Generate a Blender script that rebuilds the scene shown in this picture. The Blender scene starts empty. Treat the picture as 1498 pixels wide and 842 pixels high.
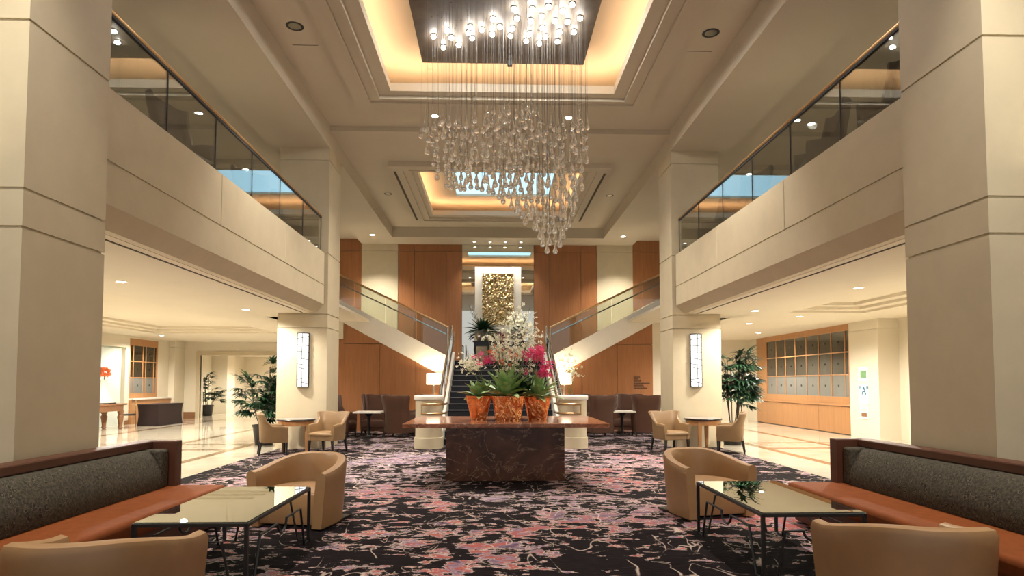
import bpy, bmesh, math, random
from mathutils import Vector, Matrix
PI = math.pi
sc = bpy.context.scene
COL = sc.collection
rnd = random.Random(7)

# ------------------------------------------------------------------ camera
CAM = Vector((-.205, 0, 1.6)); FPX = 934.312; YAW = .02975; PITCH = .04796; SHY = 93.486
def make_camera():
    cd = bpy.data.cameras.new('camera'); co = bpy.data.objects.new('camera', cd); COL.objects.link(co)
    cd.sensor_fit = 'HORIZONTAL'; cd.sensor_width = 36; cd.lens = FPX / 1498 * 36
    cd.shift_y = SHY / 1498; cd.clip_start = .05; cd.clip_end = 200
    co.location = CAM; co.rotation_euler = (PI / 2 + PITCH, 0, -YAW)
    sc.camera = co
make_camera()
_f = Vector((math.sin(YAW) * math.cos(PITCH), math.cos(YAW) * math.cos(PITCH), math.sin(PITCH)))
_r = Vector((math.cos(YAW), -math.sin(YAW), 0)); _u = _r.cross(_f)
def at(x, y, Y):
    """world point at depth Y that the photograph shows at pixel x, y"""
    d = _f + _r * ((x - 749) / FPX) - _u * ((y - 421 - SHY) / FPX)
    return CAM + d * (Y / d.y)

# ------------------------------------------------------------------ materials
def nodes(name):
    m = bpy.data.materials.new(name); m.use_nodes = True
    nt = m.node_tree; nt.nodes.clear()
    out = nt.nodes.new('ShaderNodeOutputMaterial'); b = nt.nodes.new('ShaderNodeBsdfPrincipled')
    nt.links.new(b.outputs[0], out.inputs[0])
    return m, nt, b, out
def N(nt, typ, **kw):
    n = nt.nodes.new(typ)
    for k, v in kw.items():
        if k.startswith('i_'):
            n.inputs[k[2:].replace('_', ' ')].default_value = v
        else: setattr(n, k, v)
    return n
def L(nt, a, b): nt.links.new(a, b)
def rgb(c): return (c[0], c[1], c[2], 1)
def coords(nt, scale=(1, 1, 1), kind='Object'):
    tc = N(nt, 'ShaderNodeTexCoord'); mp = N(nt, 'ShaderNodeMapping')
    mp.inputs['Scale'].default_value = scale
    L(nt, tc.outputs[kind], mp.inputs['Vector']); return mp.outputs[0]
def ramp(nt, fac, stops, interp='LINEAR'):
    r = N(nt, 'ShaderNodeValToRGB'); r.color_ramp.interpolation = interp
    e = r.color_ramp.elements
    while len(e) > 1: e.remove(e[-1])
    e[0].position = stops[0][0]; e[0].color = rgb(stops[0][1])
    for p, c in stops[1:]:
        k = e.new(p); k.color = rgb(c)
    L(nt, fac, r.inputs[0]); return r.outputs[0]
def mix(nt, fac, a, b, blend='MIX'):
    m = N(nt, 'ShaderNodeMix', data_type='RGBA', blend_type=blend)
    if isinstance(fac, (int, float)): m.inputs[0].default_value = fac
    else: L(nt, fac, m.inputs[0])
    for s, v in ((6, a), (7, b)):
        if isinstance(v, tuple): m.inputs[s].default_value = rgb(v)
        else: L(nt, v, m.inputs[s])
    return m.outputs[2]
def noise(nt, vec, scale, detail=3, rough=.5, dist=0):
    n = N(nt, 'ShaderNodeTexNoise'); n.inputs['Scale'].default_value = scale
    n.inputs['Detail'].default_value = detail; n.inputs['Roughness'].default_value = rough
    n.inputs['Distortion'].default_value = dist
    L(nt, vec, n.inputs['Vector']); return n.outputs[0]
def math_(nt, op, a, b=None):
    m = N(nt, 'ShaderNodeMath', operation=op)
    for i, v in enumerate((a, b)):
        if v is None: continue
        if isinstance(v, (int, float)): m.inputs[i].default_value = v
        else: L(nt, v, m.inputs[i])
    return m.outputs[0]
def bump(nt, b, h, strength=.2, dist=.01):
    bp = N(nt, 'ShaderNodeBump'); bp.inputs['Strength'].default_value = strength; bp.inputs['Distance'].default_value = dist
    L(nt, h, bp.inputs['Height']); L(nt, bp.outputs[0], b.inputs['Normal'])
def plain(name, c, rough=.5, metal=0, var=.06, scale=6, spec=.5, bmp=0):
    m, nt, b, o = nodes(name)
    v = coords(nt); n = noise(nt, v, scale, 4, .6)
    d = tuple(max(0, x * (1 - var)) for x in c); l = tuple(min(1, x * (1 + var)) for x in c)
    L(nt, ramp(nt, n, [(.3, d), (.7, l)]), b.inputs['Base Color'])
    b.inputs['Roughness'].default_value = rough; b.inputs['Metallic'].default_value = metal
    b.inputs['Specular IOR Level'].default_value = spec
    if bmp: bump(nt, b, n, bmp)
    return m
def emit(name, c, s):
    m = bpy.data.materials.new(name); m.use_nodes = True; nt = m.node_tree; nt.nodes.clear()
    o = nt.nodes.new('ShaderNodeOutputMaterial'); e = nt.nodes.new('ShaderNodeEmission')
    e.inputs[0].default_value = rgb(c); e.inputs[1].default_value = s
    L(nt, e.outputs[0], o.inputs[0]); return m
def wood(name, dark, light, rough=.35, vert=True):
    m, nt, b, o = nodes(name)
    v = coords(nt, (9, 9, .5) if vert else (.5, 9, 9))
    n = noise(nt, v, 2.2, 6, .6, .6)
    v2 = coords(nt, (.5, .5, .25)); n2 = noise(nt, v2, 1.5, 2)
    c = ramp(nt, n, [(.25, dark), (.75, light)])
    c = mix(nt, math_(nt, 'MULTIPLY', n2, .3), c, tuple(x * .7 for x in dark))
    L(nt, c, b.inputs['Base Color']); b.inputs['Roughness'].default_value = rough
    return m
def marble_red(name, base, dark, vein, rough=.15, vs=2.2):
    m, nt, b, o = nodes(name)
    v = coords(nt); n = noise(nt, v, 2.6, 8, .62, 1.2)
    c = ramp(nt, n, [(.3, dark), (.52, base), (.75, tuple(min(1, x * 1.5) for x in base))])
    n3 = noise(nt, coords(nt, (1, 1, 1.6)), vs, 4, .55, 2.4)
    k = math_(nt, 'ABSOLUTE', math_(nt, 'SUBTRACT', n3, .5))
    f = ramp(nt, k, [(0, (.75, .75, .75)), (.008, (.35, .35, .35)), (.016, (0, 0, 0))])
    c = mix(nt, f, c, vein)
    L(nt, c, b.inputs['Base Color']); b.inputs['Roughness'].default_value = rough
    return m
def carpet_mat():
    m, nt, b, o = nodes('patterned_carpet')
    tc = N(nt, 'ShaderNodeTexCoord')
    def mp(s, loc=(0, 0, 0)):
        q = N(nt, 'ShaderNodeMapping'); q.inputs['Scale'].default_value = s; q.inputs['Location'].default_value = loc
        L(nt, tc.outputs['Object'], q.inputs['Vector']); return q.outputs[0]
    big = noise(nt, mp((1, 1, 1), (3, 1, 0)), .55, 2, .5, .4)               # where the pale fields lie
    mid = noise(nt, mp((.9, 1.15, 1)), 3.1, 9, .68, .6)                    # ragged patches
    streak = noise(nt, mp((2.2, 14, 1)), 3.0, 3, .6, .3)                    # woven cross streaks
    f = math_(nt, 'ADD', mid, math_(nt, 'MULTIPLY', math_(nt, 'SUBTRACT', big, .5), .62))
    f = math_(nt, 'ADD', f, math_(nt, 'MULTIPLY', math_(nt, 'SUBTRACT', streak, .5), .16))
    fine_ = noise(nt, mp((1.1, 1.9, 1), (4, 6, 0)), 4.2, 5, .6, .7)
    f = math_(nt, 'ADD', f, math_(nt, 'MULTIPLY', math_(nt, 'SUBTRACT', fine_, .5), .62))
    hue = noise(nt, mp((.8, 1.3, 1), (7, 2, 0)), 4.2, 6, .66, .6)
    hue2 = noise(nt, mp((1, 1, 1), (2, 9, 0)), .32, 1)
    pale = ramp(nt, hue, [(.32, (.05, .03, .06)), (.40, (.19, .12, .18)), (.46, (.34, .235, .28)), (.49, (.30, .085, .085)), (.55, (.45, .095, .06)), (.59, (.30, .12, .125)), (.66, (.50, .38, .37)), (.74, (.26, .15, .19))])
    pale2 = ramp(nt, hue, [(.30, (.022, .015, .034)), (.44, (.10, .07, .115)), (.53, (.27, .22, .28)), (.60, (.38, .32, .37)), (.70, (.13, .075, .12))])
    spx = N(nt, 'ShaderNodeSeparateXYZ'); L(nt, tc.outputs['Object'], spx.inputs[0])
    yy = math_(nt, 'ADD', math_(nt, 'DIVIDE', spx.outputs[1], 22), math_(nt, 'SUBTRACT', hue2, .5))
    hf = ramp(nt, yy, [(.33, (.08, .08, .08)), (.60, (.9, .9, .9))])
    pale = mix(nt, hf, pale, pale2)
    dark = ramp(nt, streak, [(.35, (.004, .0025, .003)), (.6, (.012, .0075, .009)), (.75, (.045, .026, .032))])
    m1 = ramp(nt, f, [(.545, (0, 0, 0)), (.56, (1, 1, 1))])
    c = mix(nt, m1, dark, pale)
    edge = math_(nt, 'ABSOLUTE', math_(nt, 'SUBTRACT', f, .553))
    ef = ramp(nt, edge, [(0, (.85, .85, .85)), (.010, (.6, .6, .6)), (.024, (0, 0, 0))])
    c = mix(nt, ef, c, (.68, .54, .47))
    sq = noise(nt, mp((1.3, .55, 1), (5, 5, 0)), 1.5, 2, .5, 1.3)           # wandering light threads
    sk = math_(nt, 'ABSOLUTE', math_(nt, 'SUBTRACT', sq, .5))
    sf = ramp(nt, sk, [(0, (.85, .85, .85)), (.005, (.6, .6, .6)), (.011, (0, 0, 0))])
    br = ramp(nt, noise(nt, mp((1, 1, 1), (1, 8, 0)), 2.2, 2), [(.46, (0, 0, 0)), (.54, (1, 1, 1))])
    c = mix(nt, math_(nt, 'MULTIPLY', sf, br), c, (.60, .47, .40))
    L(nt, c, b.inputs['Base Color']); b.inputs['Roughness'].default_value = .95; b.inputs['Specular IOR Level'].default_value = .1
    fine = noise(nt, mp((60, 60, 60)), 3, 1); bump(nt, b, fine, .25, .01)
    return m
def floor_mat():
    m, nt, b, o = nodes('polished_marble')
    tc = N(nt, 'ShaderNodeTexCoord'); sep = N(nt, 'ShaderNodeSeparateXYZ'); L(nt, tc.outputs['Object'], sep.inputs[0])
    X, Y = sep.outputs[0], sep.outputs[1]; ax = math_(nt, 'ABSOLUTE', X)
    n = noise(nt, coords(nt, (1, 1, 1)), 1.3, 6, .6, .8)
    c = ramp(nt, n, [(.3, (.58, .51, .39)), (.7, (.70, .64, .52))])
    def band(v, p, w):
        return math_(nt, 'LESS_THAN', math_(nt, 'ABSOLUTE', math_(nt, 'SUBTRACT', v, p)), w)
    def pp(v, period, w):
        return math_(nt, 'LESS_THAN', math_(nt, 'ABSOLUTE', math_(nt, 'SUBTRACT', math_(nt, 'MODULO', v, period), period / 2)), w)
    jo = math_(nt, 'MAXIMUM', pp(ax, 1.0, .004), pp(Y, 1.0, .004))
    c = mix(nt, math_(nt, 'MULTIPLY', jo, .35), c, (.30, .23, .15))
    br = math_(nt, 'MAXIMUM', band(ax, 6.45, .11), band(ax, 8.4, .11))
    br = math_(nt, 'MAXIMUM', br, band(ax, 12.0, .12))
    cr = math_(nt, 'MAXIMUM', band(Y, 15.5, .12), band(Y, 16.9, .12))
    cr = math_(nt, 'MAXIMUM', cr, math_(nt, 'MAXIMUM', band(Y, 23.0, .12), band(Y, 27.5, .12)))
    cr = math_(nt, 'MULTIPLY', cr, math_(nt, 'GREATER_THAN', ax, 6.34))
    br = math_(nt, 'MAXIMUM', br, cr)
    n2 = noise(nt, coords(nt), 3, 5, .6, 1)
    c = mix(nt, br, c, ramp(nt, n2, [(.3, (.20, .13, .075)), (.7, (.30, .20, .12))]))
    L(nt, c, b.inputs['Base Color']); b.inputs['Roughness'].default_value = .07; b.inputs['Specular IOR Level'].default_value = .6
    return m
def thin_glass(name, tint, rough=0, boost=1.0, gl=(1, 1, 1)):
    m = bpy.data.materials.new(name); m.use_nodes = True; nt = m.node_tree; nt.nodes.clear()
    o = N(nt, 'ShaderNodeOutputMaterial'); t = N(nt, 'ShaderNodeBsdfTransparent'); g = N(nt, 'ShaderNodeBsdfGlossy')
    t.inputs[0].default_value = rgb(tint); g.inputs['Roughness'].default_value = rough; g.inputs[0].default_value = rgb(gl)
    fr = N(nt, 'ShaderNodeFresnel'); ge = N(nt, 'ShaderNodeNewGeometry')
    L(nt, math_(nt, 'SUBTRACT', 1.5, math_(nt, 'MULTIPLY', ge.outputs['Backfacing'], 1.5 - 1 / 1.5)), fr.inputs['IOR'])   # same reflectance from either side of the sheet
    f = math_(nt, 'MINIMUM', math_(nt, 'MULTIPLY', fr.outputs[0], boost), 1.0)
    mx = N(nt, 'ShaderNodeMixShader'); L(nt, f, mx.inputs[0]); L(nt, t.outputs[0], mx.inputs[1]); L(nt, g.outputs[0], mx.inputs[2])
    L(nt, mx.outputs[0], o.inputs[0]); return m
def fabric_pattern():
    m, nt, b, o = nodes('swirl_upholstery')
    v = coords(nt, (1, 1, 1)); w = N(nt, 'ShaderNodeTexVoronoi'); w.inputs['Scale'].default_value = 11
    L(nt, v, w.inputs['Vector'])
    s = N(nt, 'ShaderNodeMath', operation='SINE'); L(nt, math_(nt, 'MULTIPLY', w.outputs['Distance'], 85), s.inputs[0])
    n = noise(nt, v, 45, 3, .6)
    f = math_(nt, 'ADD', math_(nt, 'MULTIPLY', s.outputs[0], .22), n)
    c = ramp(nt, f, [(.38, (.026, .023, .017)), (.55, (.068, .060, .043)), (.75, (.135, .118, .082))])
    L(nt, c, b.inputs['Base Color']); b.inputs['Roughness'].default_value = .8; b.inputs['Specular IOR Level'].default_value = .25
    bump(nt, b, f, .3, .005); return m
def leather(name, c, rough=.42):
    m, nt, b, o = nodes(name)
    v = coords(nt); n = noise(nt, v, 3, 4, .6); n2 = noise(nt, v, 160, 2)
    L(nt, ramp(nt, n, [(.3, tuple(x * .88 for x in c)), (.7, tuple(x * 1.08 for x in c))]), b.inputs['Base Color'])
    b.inputs['Roughness'].default_value = rough; bump(nt, b, n2, .12, .003); return m
def copper_mat():
    m, nt, b, o = nodes('hammered_copper')
    v = coords(nt, (1, 1, .3)); n = noise(nt, v, 14, 3, .5, 1.2); n2 = noise(nt, coords(nt), 7, 4)
    L(nt, ramp(nt, n2, [(.3, (.72, .24, .085)), (.6, (.93, .45, .20)), (.8, (1, .68, .40))]), b.inputs['Base Color'])
    b.inputs['Metallic'].default_value = 1; b.inputs['Roughness'].default_value = .2; bump(nt, b, n, 1.0, .05); return m
def gold_relief():
    m, nt, b, o = nodes('woven_gold_leaf')
    v = coords(nt); n = noise(nt, v, 9, 5, .7); w = N(nt, 'ShaderNodeTexVoronoi'); w.inputs['Scale'].default_value = 16
    L(nt, v, w.inputs['Vector'])
    c = ramp(nt, w.outputs['Color'], [(.2, (.30, .20, .07)), (.5, (.58, .42, .18)), (.8, (.85, .74, .50))])
    L(nt, c, b.inputs['Base Color']); b.inputs['Metallic'].default_value = .45; b.inputs['Roughness'].default_value = .4
    bump(nt, b, w.outputs['Distance'], .8, .03); return m
def leafmat(name, d, l, rough=.4):
    m, nt, b, o = nodes(name)
    v = coords(nt); n = noise(nt, v, 9, 2)
    L(nt, ramp(nt, n, [(.3, d), (.7, l)]), b.inputs['Base Color']); b.inputs['Roughness'].default_value = rough
    return m

M = {}
M['stone'] = plain('cream_limestone', (.58, .50, .345), .55, var=.045, scale=2.5)
M['plaster'] = plain('warm_white_plaster', (.60, .535, .42), .7, var=.02, scale=1)
M['lobby_plaster'] = plain('cream_plaster', (.72, .655, .52), .7, var=.02, scale=1)
M['groove'] = plain('shadow_joint', (.10, .08, .055), .9)
M['panel'] = wood('cherry_panelling', (.30, .120, .042), (.42, .180, .070), .36)
M['oak'] = wood('oak_joinery', (.42, .20, .075), (.55, .28, .115), .35)
M['walnut'] = wood('carved_brown_wood', (.22, .10, .045), (.36, .18, .085), .4, False)
M['floor'] = floor_mat()
M['carpet'] = carpet_mat()
M['redmarble'] = marble_red('red_marble', (.40, .155, .075), (.17, .060, .03), (.75, .55, .42), .10, 2.0)
M['brownmarble'] = marble_red('brown_veined_marble', (.115, .050, .030), (.045, .022, .014), (.42, .27, .17), .22, 1.3)
M['tan'] = leather('tan_leather', (.36, .205, .092))
M['tan2'] = leather('tan_vinyl', (.25, .15, .068), .45)
M['brown'] = leather('chestnut_leather', (.095, .042, .026), .42)
M['charcoal'] = leather('charcoal_leather', (.018, .017, .016), .6)
M['rust'] = plain('rust_upholstery', (.215, .056, .012), .75, spec=.2, var=.12, scale=12, bmp=.05)
M['oxblood'] = leather('dark_oxblood_vinyl', (.085, .027, .012), .48)
M['swirl'] = fabric_pattern()
M['darkwood'] = plain('ebony_wood', (.012, .010, .009), .35)
M['steel'] = plain('blackened_steel', (.018, .018, .018), .4, 0)
M['brass'] = plain('brushed_brass', (.62, .40, .20), .28, 1)
M['chrome'] = plain('polished_steel', (.62, .60, .56), .16, 1)
M['table_glass'] = thin_glass('table_glass', (.42, .48, .46), 0, 1.9, (.80, .84, .86))
M['rail_glass'] = thin_glass('smoked_balustrade_glass', (.64, .67, .65), 0, 1.9)
M['stair_glass'] = thin_glass('clear_balustrade_glass', (.74, .77, .74), 0, 1.6)
M['joint'] = plain('dark_gasket', (.02, .02, .02), .6)
M['copper'] = copper_mat()
M['gold'] = gold_relief()
M['palepane'] = plain('pale_glazed_door', (.62, .68, .62), .3, var=.02)
M['white'] = plain('white_lacquer', (.78, .74, .66), .5, var=.02)
M['black'] = plain('black_lacquer', (.012, .012, .013), .3)
M['cloth'] = plain('dark_maroon_cloth', (.022, .009, .008), .8)
M['leaf'] = leafmat('dark_palm_leaf', (.006, .022, .010), (.022, .070, .026))
M['agave'] = leafmat('pale_succulent_leaf', (.15, .30, .08), (.42, .56, .26), .4)
M['stem'] = leafmat('green_stem', (.06, .10, .03), (.14, .18, .06))
M['cane'] = plain('brown_cane', (.06, .04, .022), .7, var=.3)
def petal(name, d, l):
    m = leafmat(name, d, l, .6); nt = m.node_tree; b = [n for n in nt.nodes if n.type == 'BSDF_PRINCIPLED'][0]; o = [n for n in nt.nodes if n.type == 'OUTPUT_MATERIAL'][0]
    t = N(nt, 'ShaderNodeBsdfTranslucent'); t.inputs[0].default_value = rgb(l); x = N(nt, 'ShaderNodeMixShader'); x.inputs[0].default_value = .45
    L(nt, b.outputs[0], x.inputs[1]); L(nt, t.outputs[0], x.inputs[2]); L(nt, x.outputs[0], o.inputs[0]); return m
M['cream'] = petal('cream_petal', (.80, .76, .50), (.95, .93, .80))
M['pink'] = petal('magenta_petal', (.62, .015, .12), (.85, .10, .28))
M['orange'] = petal('coral_petal', (.65, .10, .03), (.80, .22, .10))
M['tangerine'] = petal('tangerine_petal', (.75, .16, .04), (.90, .32, .12))
M['burgundy'] = petal('burgundy_petal', (.09, .008, .02), (.16, .02, .04))
M['taupe'] = plain('taupe_ceramic', (.30, .26, .225), .4)
M['bronze'] = plain('bronze_sheet', (.13, .10, .072), .6, .15, var=.35, scale=1.6)
M['stair_carpet'] = plain('navy_stair_carpet', (.010, .011, .016), .9, var=.3, scale=30)
M['nosing'] = plain('grey_nosing', (.15, .15, .17), .5)
def mirror_mat():
    m, nt, b, o = nodes('silvered_mirror'); b.inputs['Metallic'].default_value = 1; b.inputs['Roughness'].default_value = .012
    b.inputs['Base Color'].default_value = (.74, .75, .70, 1); return m
M['mirror'] = mirror_mat()
M['darkpane'] = thin_glass('grey_window_glass', (.28, .30, .28), 0, 1.7)
M['frost'] = plain('etched_grey_pane', (.20, .205, .19), .3, var=.05)
def crystal():
    m, nt, b, o = nodes('blown_glass'); b.inputs['Base Color'].default_value = (.97, .97, .95, 1)
    b.inputs['Transmission Weight'].default_value = 1; b.inputs['Roughness'].default_value = .03; b.inputs['IOR'].default_value = 1.45
    return m
def crystal2():
    m, nt, b, o = nodes('blown_glass'); b.inputs['Base Color'].default_value = (1, 1, .98, 1)
    b.inputs['Transmission Weight'].default_value = .94; b.inputs['Roughness'].default_value = .01; b.inputs['IOR'].default_value = 1.5
    return m
M['crystal'] = crystal2()
M['wire'] = plain('fine_steel_wire', (.12, .11, .095), .6, .0)
M['bulb'] = emit('spot_glow', (1, .96, .90), 150)
M['lampglow'] = emit('downlight_glow', (1, .95, .86), 22)
M['sconceglow'] = emit('sconce_glow', (1, .97, .92), 1.7)
M['shadeglow'] = emit('lampshade_glow', (1, .86, .62), 4.0)
M['sky'] = emit('daylight_panel', (.50, .83, 1.0), 1.7)
M['coveglow'] = emit('cove_lamp', (1, .64, .38), 30)
M['farcoveglow'] = emit('warm_cove_lamp', (1, .56, .28), 24)

# ------------------------------------------------------------------ mesh building
class MB:
    def __init__(s): s.v = []; s.f = []
    def add(s, vs, fs, mat=None):
        k = len(s.v)
        s.v += [tuple(mat @ Vector(p)) if mat is not None else tuple(p) for p in vs]
        s.f += [tuple(i + k for i in f) for f in fs]; return s
    def box(s, x0, x1, y0, y1, z0, z1, mat=None):
        x0, x1 = min(x0, x1), max(x0, x1); y0, y1 = min(y0, y1), max(y0, y1); z0, z1 = min(z0, z1), max(z0, z1)
        vs = [(x, y, z) for z in (z0, z1) for y in (y0, y1) for x in (x0, x1)]
        return s.add(vs, [(0, 2, 3, 1), (4, 5, 7, 6), (0, 1, 5, 4), (2, 6, 7, 3), (0, 4, 6, 2), (1, 3, 7, 5)], mat)
    def frustum(s, a, b, mat=None):      # a=(x0,x1,y0,y1,z)
        vs = [(x, y, r[4]) for r in (a, b) for y in (r[2], r[3]) for x in (r[0], r[1])]
        return s.add(vs, [(0, 2, 3, 1), (4, 5, 7, 6), (0, 1, 5, 4), (2, 6, 7, 3), (0, 4, 6, 2), (1, 3, 7, 5)], mat)
    def ring(s, o, i, z0, z1):           # o,i=(x0,x1,y0,y1): a square ring slab
        s.box(o[0], i[0], o[2], o[3], z0, z1); s.box(i[1], o[1], o[2], o[3], z0, z1)
        s.box(i[0], i[1], o[2], i[2], z0, z1); s.box(i[0], i[1], i[3], o[3], z0, z1); return s
    def prism(s, poly, axis, a, b):      # poly in the other two axes, in order
        n = len(poly); vs = []
        for t in (a, b):
            for p in poly:
                vs.append((t, p[0], p[1]) if axis == 'x' else (p[0], t, p[1]) if axis == 'y' else (p[0], p[1], t))
        fs = [tuple(range(n)), tuple(range(2 * n - 1, n - 1, -1))] + [(i, i + n, (i + 1) % n + n, (i + 1) % n) for i in range(n)]
        return s.add(vs, fs)
    def tube(s, pts, r, n=8, cap=True):
        pts = [Vector(p) for p in pts]; rs = r if isinstance(r, (list, tuple)) else [r] * len(pts)
        vs = []; fs = []; up = None
        for i, p in enumerate(pts):
            t = (pts[min(i + 1, len(pts) - 1)] - pts[max(i - 1, 0)]).normalized()
            if up is None: up = Vector((0, 0, 1)) if abs(t.z) < .9 else Vector((1, 0, 0))
            a = t.cross(up)
            if a.length < 1e-5: a = t.orthogonal()
            a.normalize(); b = a.cross(t).normalized(); up = b
            for k in range(n):
                w = 2 * PI * (k + .5) / n
                vs.append(p + a * (rs[i] * math.cos(w)) + b * (rs[i] * math.sin(w)))
        for i in range(len(pts) - 1):
            for k in range(n):
                fs.append((i * n + k, i * n + (k + 1) % n, (i + 1) * n + (k + 1) % n, (i + 1) * n + k))
        if cap and n > 2:
            fs.append(tuple(range(n - 1, -1, -1))); q = (len(pts) - 1) * n; fs.append(tuple(range(q, q + n)))
        return s.add(vs, fs)
    def lathe(s, prof, n=20, c=(0, 0, 0), a0=0, a1=2 * PI, cap=True):
        full = abs(a1 - a0 - 2 * PI) < 1e-6; m = n if full else n + 1
        vs = [(c[0] + r * math.cos(a0 + (a1 - a0) * k / n), c[1] + r * math.sin(a0 + (a1 - a0) * k / n), c[2] + z) for r, z in prof for k in range(m)]
        fs = []
        for i in range(len(prof) - 1):
            for k in range(n):
                q = (k + 1) % m
                fs.append((i * m + k, i * m + q, (i + 1) * m + q, (i + 1) * m + k))
        if not cap: return s.add(vs, fs)
        if prof[0][0] > 1e-6: fs.append(tuple(range(m - 1, -1, -1)))
        if prof[-1][0] > 1e-6: fs.append(tuple(range((len(prof) - 1) * m, len(prof) * m)))
        return s.add(vs, fs)
    def build(s, name, mat, parent=None, smooth=False, bevel=0, kind=None, seg=2, weld=False, loc=None, subsurf=0):
        me = bpy.data.meshes.new(name); me.from_pydata(s.v, [], s.f)
        bm = bmesh.new(); bm.from_mesh(me)
        if weld: bmesh.ops.remove_doubles(bm, verts=bm.verts, dist=1e-5)
        bmesh.ops.recalc_face_normals(bm, faces=bm.faces); bm.to_mesh(me); bm.free()
        me.materials.append(mat)
        if smooth:
            me.shade_smooth(); me.set_sharp_from_angle(angle=math.radians(42))
        ob = bpy.data.objects.new(name, me); COL.objects.link(ob)
        if loc is not None: ob.location = loc
        if bevel:
            b = ob.modifiers.new('bevel', 'BEVEL'); b.width = bevel; b.segments = seg; b.limit_method = 'ANGLE'; b.angle_limit = math.radians(40)
        if subsurf:
            q = ob.modifiers.new('subsurf', 'SUBSURF'); q.levels = subsurf; q.render_levels = subsurf
        if parent is not None: ob.parent = parent
        if kind: ob['kind'] = kind
        return ob
def tag(o, label, cat, group=None):
    o['label'] = label; o['category'] = cat
    if group: o['group'] = group
    return o
def thing(name, label, cat, loc=(0, 0, 0), rz=0, group=None):
    o = bpy.data.objects.new(name, None); COL.objects.link(o); o.location = loc; o.rotation_euler = (0, 0, rz)
    o.empty_display_size = .1
    return tag(o, label, cat, group)
def dup(root, label, loc, rz=None, group=None):
    r = root.copy(); COL.objects.link(r); r.location = loc
    if rz is not None: r.rotation_euler = (0, 0, rz)
    r['label'] = label
    if group: r['group'] = group
    for ch in list(root.children):
        c = ch.copy(); COL.objects.link(c); c.parent = r
        for g in list(ch.children):
            d = g.copy(); COL.objects.link(d); d.parent = c
    return r
def S(name, mb, mat, **kw): return mb.build(name, M[mat], kind='structure', **kw)

# ================================================================== THE SETTING
XC, XO = 4.249, 5.456
D1, D2, D3, D4 = 5.55, 6.714, 15.68, 16.85
ZJ = (2.937, 3.273, 4.763, 7.083)
ZB = 7.409
S('floor', MB().box(-15, 13, -4, 46, -.1, 0), 'floor')
S('carpet', MB().box(-5.38, 5.38, -4, 21.2, -.05, .008), 'carpet')

def column(x0, x1, y0, y1, z1=ZB):
    mb = MB(); g = .012
    zs = [0] + list(ZJ) + [z1]
    for a, b in zip(zs[:-1], zs[1:]):
        mb.box(x0, x1, y0, y1, a + (g if a else 0), b - (g if b < z1 else 0))
    mb.box(x0 + .02, x1 - .02, y0 + .02, y1 - .02, 0, z1)
    mb.build('column', M['stone'], kind='structure')
for sg in (-1, 1):
    for a, b in ((D1, D2), (D3, D4)):
        column(min(sg * XC, sg * XO), max(sg * XC, sg * XO), a, b)

for sg, side in ((-1, 'left'), (1, 'right')):
    # balcony edge: panelled fascia, splayed soffit, upper floor slab
    fx, bx = sg * 4.329, sg * 4.54
    mb = MB(); ys = [D2, 9.71, 12.71, D3 - .06]
    for a, b in zip(ys[:-1], ys[1:]):
        mb.box(fx, sg * 4.42, a + .008, b - .008, 3.985, 4.765)
    mb.box(sg * 4.345, sg * 4.44, D2, D3 - .06, 3.55, 4.75)
    mb.prism([(fx, 3.508), (fx, 3.962), (sg * 4.44, 3.962), (sg * 4.7, 3.962), (sg * 4.7, 3.306), (bx, 3.306)], 'y', D2, D3 - .06)
    S('beam', mb, 'stone')
    S('slab', MB().box(sg * 4.42, sg * 14.3, 5.65, D4, 3.7, 4.6).box(sg * 5.75, sg * 14.3, D4, 27, 3.7, 4.6), 'plaster')
    # roof beam on the column line
    S('beam', MB().box(sg * XC, sg * 5.70, -3, 26.7, ZB, 8.6), 'plaster')
    S('ceiling', MB().box(sg * 5.70, sg * 14.4, -3, 27, 7.62, 7.75), 'plaster')
    # lobby ceiling: low border strip, slot, higher field with a stepped tray
    mb = MB().box(sg * 4.66, sg * 6.32, -3, 16.65, 3.300, 3.50)
    S('ceiling', mb, 'lobby_plaster')
    S('trim', MB().box(sg * 4.80, sg * 4.835, -3, 15.5, 3.292, 3.301), 'groove')
    xw = 14.25 if sg < 0 else 11.25
    t0, t1, u0, u1 = (8.0, 12.6, 8, 23.6) if sg < 0 else (7.4, 9.4, 6, 16.2)
    mb = MB(); o = (min(sg * 6.32, sg * xw), max(sg * 6.32, sg * xw), -3, 29.2 if sg < 0 else 27.3)
    i = (min(sg * t0, sg * t1), max(sg * t0, sg * t1), u0, u1)
    mb.ring(o, i, 3.40, 3.46)
    i2 = (i[0] + .28, i[1] - .28, i[2] + .28, i[3] - .28); i3 = (i2[0] + .3, i2[1] - .3, i2[2] + .3, i2[3] - .3)
    mb.ring(i, i2, 3.46, 3.55); mb.ring(i2, i3, 3.53, 3.62); mb.box(i3[0], i3[1], i3[2], i3[3], 3.60, 3.68)
    # recess behind the column
    mb.box(sg * 4.3, sg * 6.32, 16.65, 29.2 if sg < 0 else 27.3, 3.62, 3.69)
    mb.box(sg * 6.32, sg * 6.40, 16.65, 29.2 if sg < 0 else 27.3, 3.40, 3.69)
    S('ceiling', mb, 'lobby_plaster')

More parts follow.
